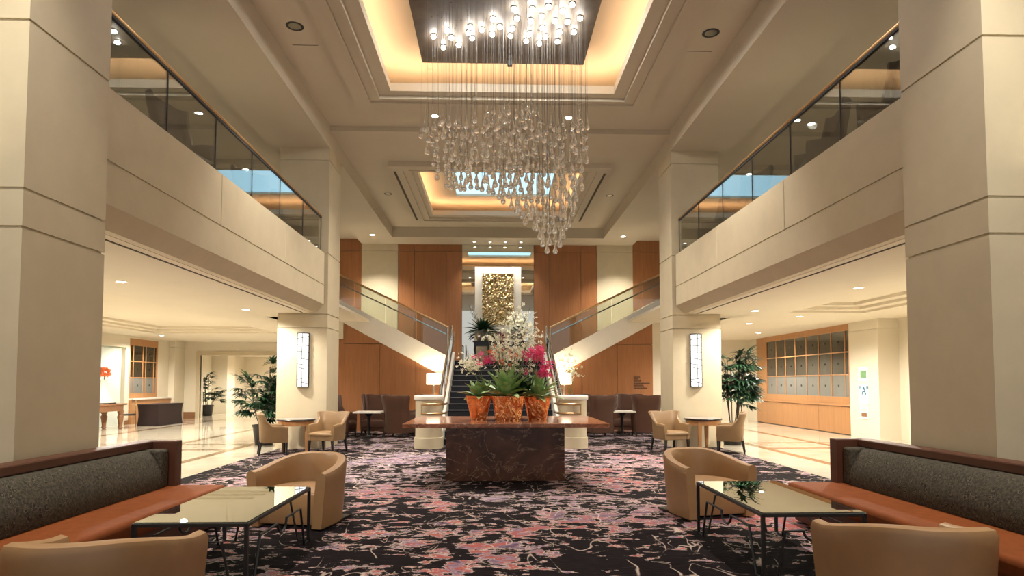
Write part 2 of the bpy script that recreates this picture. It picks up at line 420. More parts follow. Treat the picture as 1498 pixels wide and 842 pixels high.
# nave ceiling with coffer
CO = (-3.28, 3.28, 8.1, 14.3)
def inset(r, x, y): return (r[0] + x, r[1] - x, r[2] + y, r[3] - y)
def coffer(R0, zc, zf, up, lipx, lipy, name):
    mb = MB()
    r1 = inset(R0, .35, .30); r2 = inset(R0, .51, .43); r3 = inset(R0, .58, .49); r4 = inset(R0, lipx, lipy)
    mb.ring(R0, r1, zf, zc + .02); mb.ring(r1, r2, zf + .045, zc + .02); mb.ring(r2, r3, zf + .02, zc + .02); mb.ring(r3, r4, zf + .10, zc + .05)
    mb.ring((r4[0] - .03, r4[1] + .03, r4[2] - .03, r4[3] + .03), r4, zc + .05, zc + .13)
    w = (R0[0] + .05, R0[1] - .05, R0[2] - .8, R0[3] + .8)
    mb.ring(w, (r4[0] - .25, r4[1] + .25, r4[2] - .25, r4[3] + .25), zc + .02, zc + .05)
    S('ceiling', mb, 'plaster')
    mb = MB().ring((w[0] - .1, w[1] + .1, w[2] - .1, w[3] + .1), w, zc + .05, up + .1)
    return mb, w, r4
mb = MB().ring((-XC, XC, -3, D3), CO, 7.95, 7.97)
S('ceiling', mb, 'plaster')
mb, W1, LIP1 = coffer(CO, 7.95, 7.80, 8.55, .85, .70, 'nave')
mb.box(W1[0], W1[1], W1[2], W1[3], 8.55, 8.65); S('ceiling', mb, 'plaster')
# far ceiling
CO2 = (-3.16, 3.16, 17.8, 24.2)
S('ceiling', MB().ring((-XC, XC, D3, 25.42), CO2, 7.83, 7.97), 'plaster')
mb, W2, LIP2 = coffer(CO2, 7.83, 7.68, 8.32, .73, .78, 'far')
SKY = (-1.52, 1.78, 19.6, 22.75)
mb.ring(W2, SKY, 8.32, 8.42); S('ceiling', mb, 'plaster')
S('window_1', MB().box(SKY[0], SKY[1], SKY[2], SKY[3], 8.40, 8.43), 'sky')
S('ceiling', MB().box(-XC, XC, 25.42, 26.75, ZB, 7.95), 'plaster')
for x in (-3.05, 3.05):
    S('trim', MB().box(x - .035, x + .035, 18.25, 23.75, 7.672, 7.682), 'groove')
# cove lamps lying in the troughs
def cove(lip, z, mat, name, label):
    k = 0
    sides = (((lip[0] - .22, lip[0] - .15, lip[2] - .1, lip[3] + .1), 'left side'), ((lip[1] + .15, lip[1] + .22, lip[2] - .1, lip[3] + .1), 'right side'),
             ((lip[0] - .1, lip[1] + .1, lip[3] + .15, lip[3] + .22), 'far side'), ((lip[0] - .1, lip[1] + .1, lip[2] - .22, lip[2] - .15), 'near side'))
    for r, sd in sides:
        o = MB().box(r[0], r[1], r[2], r[3], z, z + .03).build(name, M[mat])
        tag(o, 'hidden strip lamp in the trough on the %s of %s' % (sd, label), 'strip lamp', 'cove strip lamps')
cove(LIP1, 8.003, 'coveglow', 'cove_lamp', 'the coffer above the chandelier')
cove(LIP2, 7.883, 'farcoveglow', 'cove_lamp', 'the skylight coffer')

# far wall
YF = 26.7
def panels(mb, xs, zs, y0, y1, g=.012):
    for a, b in zip(xs[:-1], xs[1:]):
        for c, d in zip(zs[:-1], zs[1:]):
            mb.box(a + g / 2, b - g / 2, y0, y1, c + (g / 2 if c else 0), d - g / 2)
    return mb
for sg in (-1, 1):
    xs = sorted([sg * 4.18, sg * 3.50, sg * 2.17, sg * 1.512])
    S('wall_back_panelling', panels(MB(), xs, [2.2, 7.113, ZB], YF, YF + .1), 'panel')
    S('wall_back_pier', MB().box(sg * 4.187, sg * 5.70, YF - .03, YF + .3, 2.0, 7.107).box(sg * 4.187, sg * 5.70, YF - .03, YF + .3, 7.119, ZB), 'stone')
    xs = sorted([sg * 5.70, sg * 7.4, sg * 9.1, sg * 11])
    S('wall_back_panelling', panels(MB(), xs, [4.4, 7.113, 7.62], YF, YF + .1), 'panel')
S('wall_back', MB().box(-14.3, 14, YF + .13, YF + .4, 3.75, 8).box(-5.75, 5.75, YF + .13, YF + .4, 0, 3.75), 'groove')
mir = MB().box(-1.505, 1.505, YF + .02, YF + .06, 2.2, ZB - .01).build('mirror', M['mirror'])
tag(mir, 'tall mirror covering the niche behind the gold wall art', 'mirror')

# walls of the two side lobbies
S('wall_left', MB().box(-14.5, -14.2, -3, 22.9, 0, 3.6).box(-14.5, -14.2, 24.75, 25.02, 0, 3.6).box(-14.5, -14.2, 27.1, 29.2, 0, 3.6)
  .box(-14.5, -14.2, 22.9, 24.75, 2.95, 3.6).box(-14.5, -14.2, 25.02, 27.1, 0, .98).box(-14.5, -14.2, 25.02, 27.1, 3.32, 3.6), 'lobby_plaster')
S('column', MB().box(-14.2, -13.95, 28.0, 28.9, 0, 3.12).box(-14.2, -13.95, 28.0, 28.9, 3.135, 3.42), 'lobby_plaster')
S('door_1', MB().box(-14.42, -14.36, 22.9, 24.75, 0, 2.95), 'palepane')
S('wall_far_left', MB().box(-14.5, -13.25, 28.9, 29.2, 0, 3.7).box(-13.25, -5.3, 28.9, 29.2, 2.82, 3.7).box(-9.2, -5.3, 28.9, 29.2, 0, 2.82), 'lobby_plaster')
S('trim', MB().box(-13.42, -13.25, 28.84, 28.99, 0, 2.82).box(-13.42, -9.2, 28.84, 28.99, 2.82, 2.98), 'stone')
S('wall_corridor', MB().box(-15, -8, 38, 38.2, 0, 3.2).box(-15, -14.8, 29.2, 38, 0, 3.2).box(-8.2, -8, 29.2, 38, 0, 3.2), 'lobby_plaster')
S('ceiling', MB().box(-15, -8, 29.2, 38.2, 3.1, 3.2), 'lobby_plaster')
S('column', MB().box(-15.1, -14.0, 33.6, 34.6, 0, 3.1), 'lobby_plaster')
S('wall_right', MB().box(10.65, 11.0, 19.06, 25.98, 0, .2).box(10.65, 11.0, 19.06, 25.98, 3.44, 3.7).box(11.2, 11.5, -3, 17.6, 0, 3.7).box(10.65, 11.5, 25.98, 27, 0, 3.12).box(10.65, 11.5, 25.98, 27, 3.135, 3.7), 'lobby_plaster')
S('column', MB().box(10.6, 11.5, 17.6, 19.06, 0, 3.12).box(10.6, 11.5, 17.6, 19.06, 3.135, 3.7).box(10.62, 11.5, 17.62, 19.06, 3, 3.2), 'lobby_plaster')
S('wall_far_right', MB().box(5.3, 11.5, 27, 27.3, 0, 3.7), 'lobby_plaster')
S('wall_right_stub', MB().box(5.16, 5.75, 21.35, 21.6, 0, 3.7), 'lobby_plaster')
S('wall_left_stub', MB().box(-5.9, -5.16, 21.25, 21.6, 3.05, 3.7), 'lobby_plaster')
S('wall_left_lower', MB().box(-5.9, -5.16, 21.36, 21.6, 0, 3.05), 'panel')
for sg, side in ((-1, 'left'), (1, 'right')):
    S('wall_upper_%s' % side, MB().box(sg * 13.9, sg * 14.2, -3, 27, 4.6, 7.7), 'plaster')
S('baseboard_left', MB().box(-14.2, -14.17, -3, 22.9, 0, .16).box(-14.2, -14.17, 24.75, 28.0, 0, .16).box(-13.94, -13.44, 28.87, 28.9, 0, .3), 'walnut')

# interior windows: wooden gridded glazing on the lobby walls
def grid_window(n, x, facing, ys, zs, y0, y1, z0, z1, frost_row=True):
    d = -facing
    fr = MB(); t = .035
    fr.box(x, x + d * .12, y0, ys[0], z0, z1).box(x, x + d * .12, ys[-1], y1, z0, z1)
    fr.box(x - facing * -.0, x + d * .12, ys[0], ys[-1], zs[-1], z1).box(x, x + d * .12, ys[0], ys[-1], z0, zs[0])
    for y in ys[1:-1]: fr.box(x + d * .02, x + d * .07, y - t / 2, y + t / 2, zs[0], zs[-1])
    for z in zs[1:-1]: fr.box(x + d * .02, x + d * .07, ys[0], ys[-1], z - t / 2, z + t / 2)
    w = S('window_%d' % n, fr, 'oak', bevel=.006)
    MB().box(x + d * .04, x + d * .05, ys[0], ys[-1], zs[1], zs[-1]).build('clear_panes', M['darkpane'], w)
    MB().box(x + d * .04, x + d * .05, ys[0], ys[-1], zs[0], zs[1]).build('etched_panes', M['frost'], w)
    dm = MB()
    for a, b in zip(ys[:-1], ys[1:]):
        for c, e in zip(zs[:-1], zs[1:]):
            if abs(b - a) < .5: continue
            dm.box(x + d * .028, x + d * .04, (a + b) / 2 - .03, (a + b) / 2 + .03, (c + e) / 2 - .03, (c + e) / 2 + .03)
    dm.build('pane_emblem', M['steel'], w)
    return w
wl = grid_window(2, -14.2, 1, [25.1, 25.34, 26.02, 26.24, 26.85, 27.03], [1.18, 1.80, 2.43, 3.05], 25.02, 27.1, .98, 3.32)
wr = grid_window(3, 10.65, -1, [19.2, 19.44, 20.24, 21.04, 21.88, 22.68, 23.47, 24.24, 25.08], [1.16, 1.84, 2.545, 3.2], 19.06, 25.98, .94, 3.46)
S('wall_behind_glazing', MB().box(14.2, 14.3, 18.9, 27.3, 0, 3.6).box(11.5, 14.3, 27.2, 27.3, 0, 3.6).box(11.5, 14.3, 18.9, 19.0, 0, 3.6).box(11, 14.3, 19.0, 27.3, 3.5, 3.6), 'walnut')
S('wall_behind_glazing', MB().box(-17, -16.9, 24, 28, 0, 3.6).box(-17, -14.5, 24, 24.1, 0, 3.6).box(-17, -14.5, 28, 28.1, 0, 3.6).box(-17, -14.5, 24, 28, 3.5, 3.6), 'walnut')

# ================================================================== CABINETS UNDER THE GLAZING
cab = thing('cabinet_run', 'oak panelled low cabinet under the long gridded window', 'cabinet', (10.65, 22.5, 0))
for a, b in ((19.06, 21.02), (21.02, 23.65), (23.65, 25.98)):
    MB().box(-.02, .3, a - 22.5 + .008, b - 22.5 - .008, .02, .86).build('door', M['oak'], cab, bevel=.004)
MB().box(.0, .32, 19.06 - 22.5, 25.98 - 22.5, 0, .86).build('body', M['walnut'], cab)
MB().box(-.06, .3, 19.06 - 22.5, 25.98 - 22.5, .87, .94).build('top', M['oak'], cab, bevel=.008)
cab = thing('cabinet_run', 'oak cabinet under the small gridded window behind the black draped table', 'cabinet', (-14.2, 26.3, 0))
MB().box(-.05, .12, -1.28, 1.7, 0, .93).build('body', M['oak'], cab, bevel=.004)
MB().box(-.05, .17, -1.28, 1.7, .93, .99).build('top', M['white'], cab, bevel=.008)

# ================================================================== STAIRCASE
NS, RIS, TRD, Y1 = 14, .167, .362, 16.5
st = thing('staircase', 'dark carpeted staircase rising behind the flower table and splitting both ways', 'staircase', (0, 16.3, 0))
for i in range(1, NS + 1):
    y = Y1 + (i - 1) * TRD - 16.3
    yb = y + TRD if i < NS else 26.6 - 16.3
    step = MB().box(-1.47, 1.47, y, yb, 0, i * RIS).build('step', M['stair_carpet'] if i < NS else M['stair_carpet'], st)
    MB().box(-1.47, 1.47, y - .015, y + .012, i * RIS - .016, i * RIS + .004).build('nosing', M['nosing'], step)
ZL = NS * RIS
def stringer_z(d):   # top edge of the side flight at distance d from the axis
    return 2.647 + (d - 2.044) * .5235
for sg in (-1, 1):
    y0, y1 = 15.95 - 16.3, 21.25 - 16.3
    MB().prism([(y0 + .1, 0), (y0 + .1, .30), (y1, 2.62), (y1, 0)], 'x', sg * 1.47, sg * 1.68).build('stringer', M['white'], st)
    # landing extension and side flight
    MB().box(sg * 1.47, sg * 1.9, 21.3 - 16.3, 26.6 - 16.3, 2.0, ZL).build('landing', M['stair_carpet'], st)
    fl = MB(); n = 13
    for k in range(n):
        xa = 1.9 + k * .315
        fl.box(sg * xa, sg * (xa + .32), 21.35 - 16.3, 23.7 - 16.3, ZL + k * RIS - .25, ZL + (k + 1) * RIS)
    fl.build('side_flight', M['stair_carpet'], st)
    pl = [(sg * 1.62, 2.43), (sg * 5.75, stringer_z(5.75)), (sg * 5.75, 3.569 + (5.75 - 5.136) * .536), (sg * 5.136, 3.569), (sg * 2.447, 2.126), (sg * 1.62, 1.68)]
    MB().prism(pl, 'y', 21.2 - 16.3, 21.33 - 16.3).build('side_stringer', M['white'], st)
# panelled closet walls below the side flights
for sg, side in ((-1, 'left'), (1, 'right')):
    def zb(d): return 2.126 + (d - 2.447) * .5365
    xs = [1.62, 2.765, 3.955, 5.155]
    mb = MB(); g = .006
    for a, b in zip(xs[:-1], xs[1:]):
        top_a, top_b = zb(a), zb(b)
        if b > 4.0:
            mb.box(sg * (a + g), sg * (b - g), 21.27, 21.37, 0, 2.878)
            x0 = 2.447 + (2.89 - 2.126) / .5365
            mb.prism([(sg * x0, 2.892), (sg * (b - g), 2.892), (sg * (b - g), zb(b))], 'y', 21.27, 21.37)
        else:
            mb.prism([(sg * (a + g), 0), (sg * (b - g), 0), (sg * (b - g), top_b + .02), (sg * (a + g), top_a + .02)], 'y', 21.27, 21.37)
    S('wall_stair_%s' % side, mb, 'panel')
    S('wall_stair_backing_%s' % side, MB().prism([(sg * 1.62, 0), (sg * 5.15, 0), (sg * 5.15, 3.5), (sg * 1.62, 1.68)], 'y', 21.36, 21.40), 'groove')

# newels with curled rails
for sg, side in ((-1, 'left'), (1, 'right')):
    nw = thing('newel_post', 'cream stone newel with rail loops at the %s foot of the staircase' % side, 'newel post', (sg * 1.785, 15.75, 0))
    def dr(r, y1): return [(r * math.sin(a) * 1.0, -r * math.cos(a)) for a in [(-PI / 2 + PI * k / 14) for k in range(15)]] + [(r, y1), (-r, y1)]
    MB().prism(dr(.345, .35), 'z', 0, .27).build('base', M['stone'], nw, smooth=True, bevel=.01)
    MB().prism(dr(.315, .35), 'z', .27, 1.17).build('drum', M['stone'], nw, smooth=True)
    MB().prism(dr(.355, .38), 'z', 1.17, 1.29).build('cap', M['white'], nw, smooth=True, bevel=.035, seg=3)
    for z, nm in ((1.08, 'rail_loop'), (.86, 'rail_loop')):
        pts = [(-sg * .42, .4, z), (-sg * .42, .0, z)] + [(-sg * (.02 + .40 * math.cos(a)), -.02 - .42 * math.sin(a), z) for a in [PI * .62 * k / 8 for k in range(9)]]
        MB().tube(pts, .026, 8).build(nm, M['brass'], nw, smooth=True)
    MB().tube([(sg * .12, -.42, 1.08), (sg * .12, -.42, .86)], .014, 6).build('loop_strut', M['brass'], nw)

# balustrades of the central flight
for sg, side in ((-1, 'left'), (1, 'right')):
    bl = thing('stair_balustrade', 'glass and steel balustrade up the %s edge of the central flight' % side, 'balustrade', (sg * 1.575, 16.1, 0))
    ya, yb = .0, 21.25 - 16.1; za, zb2 = .31, 2.62
    MB().prism([(ya, za), (yb, zb2), (yb, zb2 + .80), (ya, za + .74)], 'x', -.008, .008).build('glass_panel', M['stair_glass'], bl)
    MB().tube([(0, ya, za + .78), (0, yb, zb2 + .86)], .032, 10).build('handrail', M['chrome'], bl, smooth=True)
    MB().tube([(-sg * .10, ya, za + .60), (-sg * .10, yb, zb2 + .64)], .022, 8).build('grab_rail', M['chrome'], bl, smooth=True)
    MB().prism([(ya, za - .01), (yb, zb2 - .01), (yb, zb2 + .10), (ya, za + .09)], 'x', -.03, .03).build('shoe', M['chrome'], bl)
    for k in range(6):
        t = k / 5
        MB().box(-.02, .02, ya + t * yb - .02, ya + t * yb + .02, za + t * (zb2 - za), za + t * (zb2 - za) + .80).build('post', M['chrome'], bl)
# balustrades of the side flights
for sg, side in ((-1, 'left'), (1, 'right')):
    bl = thing('stair_balustrade', 'sloping glass balustrade with brass rail on the %s side flight' % side, 'balustrade', (sg * 1.7, 21.26, 2.4))
    def top(d): return stringer_z(d) - 2.4
    X = lambda d: sg * (d - 1.7)
    def rail(d): return 3.443 + (d - 1.709) * .4845 - 2.4
    ds = [1.72, 2.75, 3.78, 4.81, 5.74]
    for a, b in zip(ds[:-1], ds[1:]):
        MB().prism([(X(a + .008), top(a) - .02), (X(b - .008), top(b) - .02), (X(b - .008), rail(b)), (X(a + .008), rail(a))], 'y', -.008, .008).build('glass_panel', M['stair_glass'], bl)
    MB().tube([(X(1.70), 0, rail(1.70)), (X(5.76), 0, rail(5.76))], .034, 10).build('handrail', M['brass'], bl, smooth=True)
    MB().tube([(X(1.78), .10, rail(1.78) - .26), (X(5.6), .10, rail(5.6) - .30)], .024, 8).build('grab_rail', M['chrome'], bl, smooth=True)
    for d in (2.2, 3.2, 4.2, 5.2):
        MB().tube([(X(d), .0, rail(d) - .30), (X(d), .10, rail(d) - .27)], .016, 6).build('bracket', M['chrome'], bl)
    MB().tube([(X(1.70), 0, top(1.70) - .3), (X(1.70), 0, rail(1.70))], .025, 8).build('post', M['chrome'], bl, smooth=True)

# balcony balustrades
for sg, side in ((-1, 'left'), (1, 'right')):
    bl = thing('balcony_balustrade', 'smoked glass balustrade with brass handrail along the %s balcony' % side, 'balustrade', (sg * 4.379, 11.2, 4.765))
    ys = [D2 + .0, 8.135, 9.56, 11.01, 12.46, 13.96, D3 - .24]
    for a, b in zip(ys[:-1], ys[1:]):
        MB().box(-.007, .007, a - 11.2 + .005, b - 11.2 - .005, -.04, .84).build('glass_panel', M['rail_glass'], bl)
    for y in ys[1:]:
        MB().box(-.012, .012, y - 11.2 - .009, y - 11.2 + .009, -.04, .84).build('joint_strip', M['joint'], bl)
    MB().box(-.022, .022, ys[0] - 11.2, ys[-1] - 11.2, .815, .85).build('rail_channel', M['joint'], bl)
    MB().tube([(0, ys[0] - 11.2, .875), (0, ys[-1] - 11.2, .875)], .033, 10).build('handrail', M['brass'], bl, smooth=True)

# ================================================================== SEATING
def superpath(hw, d0, d1, n, p=2.6, straight=.45):
    """U-shaped plan: from the front left, round the back, to the front right; the seat faces -y"""
    pts = []
    yc = d0 + (d1 - d0) * straight
    k0 = max(2, n // 5)
    for i in range(k0): pts.append((-hw, d0 + (yc - d0) * i / k0))
    m = n - 2 * k0
    for i in range(m + 1):
        a = PI - PI * i / m; c, s_ = math.cos(a), math.sin(a)
        pts.append((hw * math.copysign(abs(c) ** (2 / p), c), yc + (d1 - yc) * abs(s_) ** (2 / p)))
    for i in range(k0): pts.append((hw, yc + (d0 - yc) * (i + 1) / k0))
    return pts
def shell(pts, z0, top, th, taper=0, flare=None, nv=7, zc=None):
    """upholstered wall along a plan path; top(u) its height, flare(u, t) pushes the rim outwards"""
    n = len(pts); mb = MB()
    P = [Vector((x, y)) for x, y in pts]
    nor = []
    for i in range(n):
        t = (P[min(i + 1, n - 1)] - P[max(i - 1, 0)]).normalized(); nor.append(Vector((t.y, -t.x)))   # inwards
    cum = [0]
    for i in range(1, n): cum.append(cum[-1] + (P[i] - P[i - 1]).length)
    prof = []
    for i in range(n):
        u = cum[i] / cum[-1]; h = top(u); col = []
        for k in range(nv + 1):
            t = k / nv; z = z0 + (h - z0 - th * .45) * t
            o = -taper * (1 - t) - (flare(u, z) if flare else 0)
            col.append((P[i] + nor[i] * (-o if False else -(-taper * (1 - t)) * 1) , z) if False else (P[i] + nor[i] * (taper * (1 - t)) - nor[i] * (flare(u, z) if flare else 0), z))
        zt = h - th * .45; f_ = flare(u, zt) if flare else 0
        for a in (45, 90, 135):
            q = math.radians(180 - a)
            col.append((P[i] - nor[i] * f_ + nor[i] * (th / 2 + th / 2 * math.cos(q)), zt + th * .45 * math.sin(q)))
        for k in range(nv, -1, -1):
            t = k / nv; z = z0 + (h - z0 - th * .45) * t
            col.append((P[i] + nor[i] * (taper * (1 - t) + th) - nor[i] * (flare(u, z) if flare else 0), z))
        prof.append(col)
    m = len(prof[0]); vs = [(q.x, q.y, z) for col in prof for q, z in col]; fs = []
    for i in range(n - 1):
        for k in range(m - 1): fs.append((i * m + k, (i + 1) * m + k, (i + 1) * m + k + 1, i * m + k + 1))
        fs.append((i * m + m - 1, (i + 1) * m + m - 1, (i + 1) * m, i * m))
    fs.append(tuple(range(m - 1, -1, -1))); fs.append(tuple(range((n - 1) * m, n * m)))
    return mb.add(vs, fs)
def sstep(a, b, x):
    t = max(0, min(1, (x - a) / (b - a))); return t * t * (3 - 2 * t)
def cushion(pts, z0, z1, inset_, crown=.03):
    """a soft pad filling the plan outline pts (shrunk a little)"""
    cx = sum(p[0] for p in pts) / len(pts); cy = sum(p[1] for p in pts) / len(pts)
    vs = []; n = len(pts); mb = MB()
    for s_, z in ((inset_, z0), (inset_ + .015, z0 + .02), (inset_ + .015, z1 - .035), (inset_ - .02, z1 - .01), (inset_ - .16, z1 + crown * .6), (.3, z1 + crown)):
        vs += [(cx + (p[0] - cx) * s_, cy + (p[1] - cy) * s_, z) for p in pts]
    fs = []
    for i in range(5):
        for k in range(n): fs.append((i * n + k, i * n + (k + 1) % n, (i + 1) * n + (k + 1) % n, (i + 1) * n + k))
    fs.append(tuple(range(n - 1, -1, -1))); fs.append(tuple(range(5 * n, 6 * n)))
    return mb.add(vs, fs)

def barrel_chair(label, loc, rz):
    t = thing('barrel_chair', label, 'armchair', loc, rz, None)
    pts = superpath(.475, -.44, .46, 34, 2.3, .30)
    top = lambda u: .63 + .135 * sstep(.0, .42, u if u < .5 else 1 - u)
    shell(pts, .03, top, .115, taper=.045).build('shell', M['tan'], t, smooth=True)
    ip = superpath(.375, -.40, .36, 24, 2.3, .30)
    cushion(ip, .06, .41, 1.0).build('seat', M['tan'], t, smooth=True)
    MB().box(-.40, .40, -.38, .36, 0, .035).build('plinth', M['black'], t)
    return t
b1 = barrel_chair('tan leather barrel chair facing the camera at the far end of the left coffee table', (-2.36, 7.50, 0), math.radians(-13))
b2 = dup(b1, 'tan leather barrel chair facing the camera at the far end of the right coffee table', (2.36, 7.86, 0), math.radians(14))
b3 = dup(b1, 'tan leather barrel chair seen from behind beside the left sofa in the near corner', (-2.50, 3.84, 0), math.radians(187))
b4 = dup(b1, 'tan leather barrel chair seen from behind beside the right sofa in the near corner', (2.46, 4.05, 0), math.radians(170))

def wing_chair(label, loc, rz, mat, W=.66, D=.68, H=.92, arm=.64, sz=.43, leg=.20, legmat='darkwood'):
    t = thing('wing_chair', label, 'armchair', loc, rz)
    hw = W / 2
    pts = superpath(hw, -D * .42, D * .44, 36, 4.5, .55)
    def top(u):
        v = u if u < .5 else 1 - u
        return arm - .02 + .02 * sstep(0, .1, v) + (H - arm) * sstep(.225, .275, v) - .015 * sstep(.42, .5, v)
    def fl(u, z):
        v = u if u < .5 else 1 - u
        k = sstep(arm, H, z)
        return .05 * k * (1 - sstep(.30, .42, v)) + .035 * k
    shell(pts, leg + .02, top, .075, taper=.035, flare=fl, nv=9).build('back_and_arms', M[mat], t, smooth=True)
    ip = superpath(hw - .07, -D * .43, D * .34, 20, 4.5, .55)
    cushion(ip, leg + .12, sz + .01, 1.0, .025).build('seat_cushion', M[mat], t, smooth=True)
    MB().box(-hw + .06, hw - .06, -D * .40, D * .36, leg + .01, leg + .14).build('seat_rail', M[mat], t, bevel=.01)
    for sx in (-1, 1):
        for sy in (-1, 1):
            x, y = sx * (hw - .07), (-D * .38 if sy < 0 else D * .36)
            MB().frustum((x - .016 + sx * .02, x + .016 + sx * .02, y - .016 + sy * .05 * (sy > 0), y + .016 + sy * .05 * (sy > 0), 0), (x - .026, x + .026, y - .026, y + .026, leg + .04)).build('leg', M[legmat], t)
    return t
w1 = wing_chair('tan wing armchair turned side-on left of the left round table', (-5.10, 14.45, 0), math.radians(112), 'tan2', .74, .70, .93, .66, .45, .27)
dup(w1, 'tan wing armchair facing forward between the left round table and brown chairs', (-4.02, 14.95, 0), math.radians(-20))
dup(w1, 'tan wing armchair facing forward left of the right round table', (3.95, 14.95, 0), math.radians(20))
dup(w1, 'tan wing armchair turned side-on right of the right round table', (5.22, 14.5, 0), math.radians(-112))
bw = wing_chair('brown wing chair facing forward behind the left cream-topped table', (-3.85, 19.9, 0), 0, 'brown', .80, .74, 1.24, .72, .45, .12)
dup(bw, 'brown wing chair seen from behind between the left newel and its small table', (-2.96, 18.9, 0), math.radians(160))
dup(bw, 'brown wing chair half hidden behind the left column', (-4.70, 19.3, 0), math.radians(82))
dup(bw, 'brown wing chair turned sideways just behind the left newel', (-2.55, 20.1, 0), math.radians(-60))
dup(bw, 'brown wing chair seen from behind beside the right newel', (2.95, 18.9, 0), math.radians(200))
dup(bw, 'brown wing chair facing left behind the right cream-topped table', (4.02, 20.2, 0), math.radians(-30))
dup(bw, 'brown wing chair seen from behind against the right column', (4.35, 19.0, 0), math.radians(178))
dup(bw, 'brown wing chair partly hidden behind the chair beside the right newel', (2.66, 20.2, 0), math.radians(30))
# chairs upstairs behind the balcony glass
mz = wing_chair('dark wing chair behind the left balcony glass, nearest the front column', (-4.98, 9.75, 4.6), math.radians(78), 'charcoal', .72, .74, 1.34, .74, .45, .16)
for lb, x, y, r in (('dark wing chair behind the left balcony glass at its middle', -4.98, 12.9, 60), ('dark wing chair behind the left balcony glass, nearest the far column', -4.98, 14.7, 110),
                    ('dark wing chair behind the right balcony glass, nearest the front column', 4.98, 7.9, -85), ('dark wing chair behind the right balcony glass, second from the front column', 4.98, 9.8, -100),
                    ('dark wing chair behind the right balcony glass in front of the blue reflection', 4.98, 12.7, -70), ('dark wing chair behind the right balcony glass, nearest the far column', 4.98, 14.8, -100)):
    dup(mz, lb, (x, y, 4.6), math.radians(r))

# ------------------------------------------------------------------ sofas
for sg, side in ((-1, 'left'), (1, 'right')):
    s_ = thing('sofa', 'long sofa with rust seat and swirl-patterned back along the %s side' % side, 'sofa', (sg * 3.7, 4.4, 0))
    X = lambda v: sg * (v - 3.7)
    y0, y1 = .2 - 4.4, 7.38 - 4.4
    MB().box(X(3.27), X(4.0), y0, y1 - .04, .03, .29).build('base', M['oxblood'], s_, bevel=.012)
    MB().box(X(3.20), X(3.98), y0, y1, .285, .455).build('seat_cushion', M['rust'], s_, smooth=True, bevel=.05, seg=4)
    MB().box(X(4.02), X(4.16), y0, y1, 0, .955).build('back_frame', M['oxblood'], s_, bevel=.012)
    MB().box(X(3.72), X(4.15), y1 - .125, y1 + .004, .44, .953).build('end_panel', M['oxblood'], s_, bevel=.012)
    MB().box(X(3.98), X(4.06), y0, y1, .87, .953).build('top_rail', M['oxblood'], s_, bevel=.012)
    pr = [(X(3.80), .45), (X(3.775), .54), (X(3.80), .66), (X(3.86), .78), (X(3.93), .855), (X(4.03), .875), (X(4.03), .45)]
    MB().prism(pr, 'y', y0, y1 - .30).build('back_cushion', M['swirl'], s_, smooth=True, bevel=.012)
    MB().box(X(3.80), X(4.03), y1 - .295, y1 - .12, .45, .868).build('corner_cushion', M['swirl'], s_, smooth=True, bevel=.03, seg=3)
    for y in (y0 + .3, 0, y1 - .3):
        MB().box(X(3.35), X(3.43), y - .04, y + .04, 0, .05).box(X(3.88), X(3.96), y - .04, y + .04, 0, .05).build('foot', M['darkwood'], s_)

# ------------------------------------------------------------------ coffee tables
def coffee_table(label, x0, x1, y0, y1):
    cx, cy = (x0 + x1) / 2, (y0 + y1) / 2; hx, hy = (x1 - x0) / 2, (y1 - y0) / 2; H = .55; b = .014
    t = thing('coffee_table', label, 'coffee table', (cx, cy, 0))
    MB().box(-hx + .012, hx - .012, -hy + .012, hy - .012, H - .012, H).build('glass_top', M['table_glass'], t)
    MB().ring((-hx, hx, -hy, hy), (-hx + .028, hx - .028, -hy + .028, hy - .028), H - .038, H - .010).build('top_frame', M['steel'], t, bevel=.003)
    for sx in (-1, 1):
        for sy in (-1, 1):
            MB().box(sx * hx - sx * .028, sx * hx, sy * hy - sy * .028, sy * hy, 0, H - .02).build('leg', M['steel'], t)
    r = .0115
    for sx in (-1, 1):      # long sides: foot links, splayed bars, rail dipping in the middle
        x = sx * (hx - .014); e = hy - .02; ta = hy - .30; pts = [(x, -e, .012), (x, -e + .14, .012), (x, -ta, .385), (x, -.14, .385)]
        pts += [(x, -.12 * math.cos(a), .385 - .10 * math.sin(a) - .0) for a in [PI * k / 10 for k in range(11)]]
        pts += [(x, .14, .385), (x, ta, .385), (x, e - .14, .012), (x, e, .012)]
        MB().tube(pts, r, 6).build('bent_bar', M['steel'], t)
    for sy in (-1, 1):
        y = sy * (hy - .014); e = hx - .02; ta = hx - .20; pts = [(-e, y, .012), (-e + .10, y, .012), (-ta, y, .40), (-.10, y, .40)]
        pts += [(-.085 * math.cos(a), y, .40 - .08 * math.sin(a)) for a in [PI * k / 10 for k in range(11)]]
        pts += [(.10, y, .40), (ta, y, .40), (e - .10, y, .012), (e, y, .012)]
        MB().tube(pts, r, 6).build('bent_bar', M['steel'], t)
    return t
ct = coffee_table('glass-topped black steel coffee table in front of the left sofa', -2.915, -2.05, 4.93, 6.60)
dup(ct, 'glass-topped black steel coffee table in front of the right sofa', (2.40, 5.99, 0))

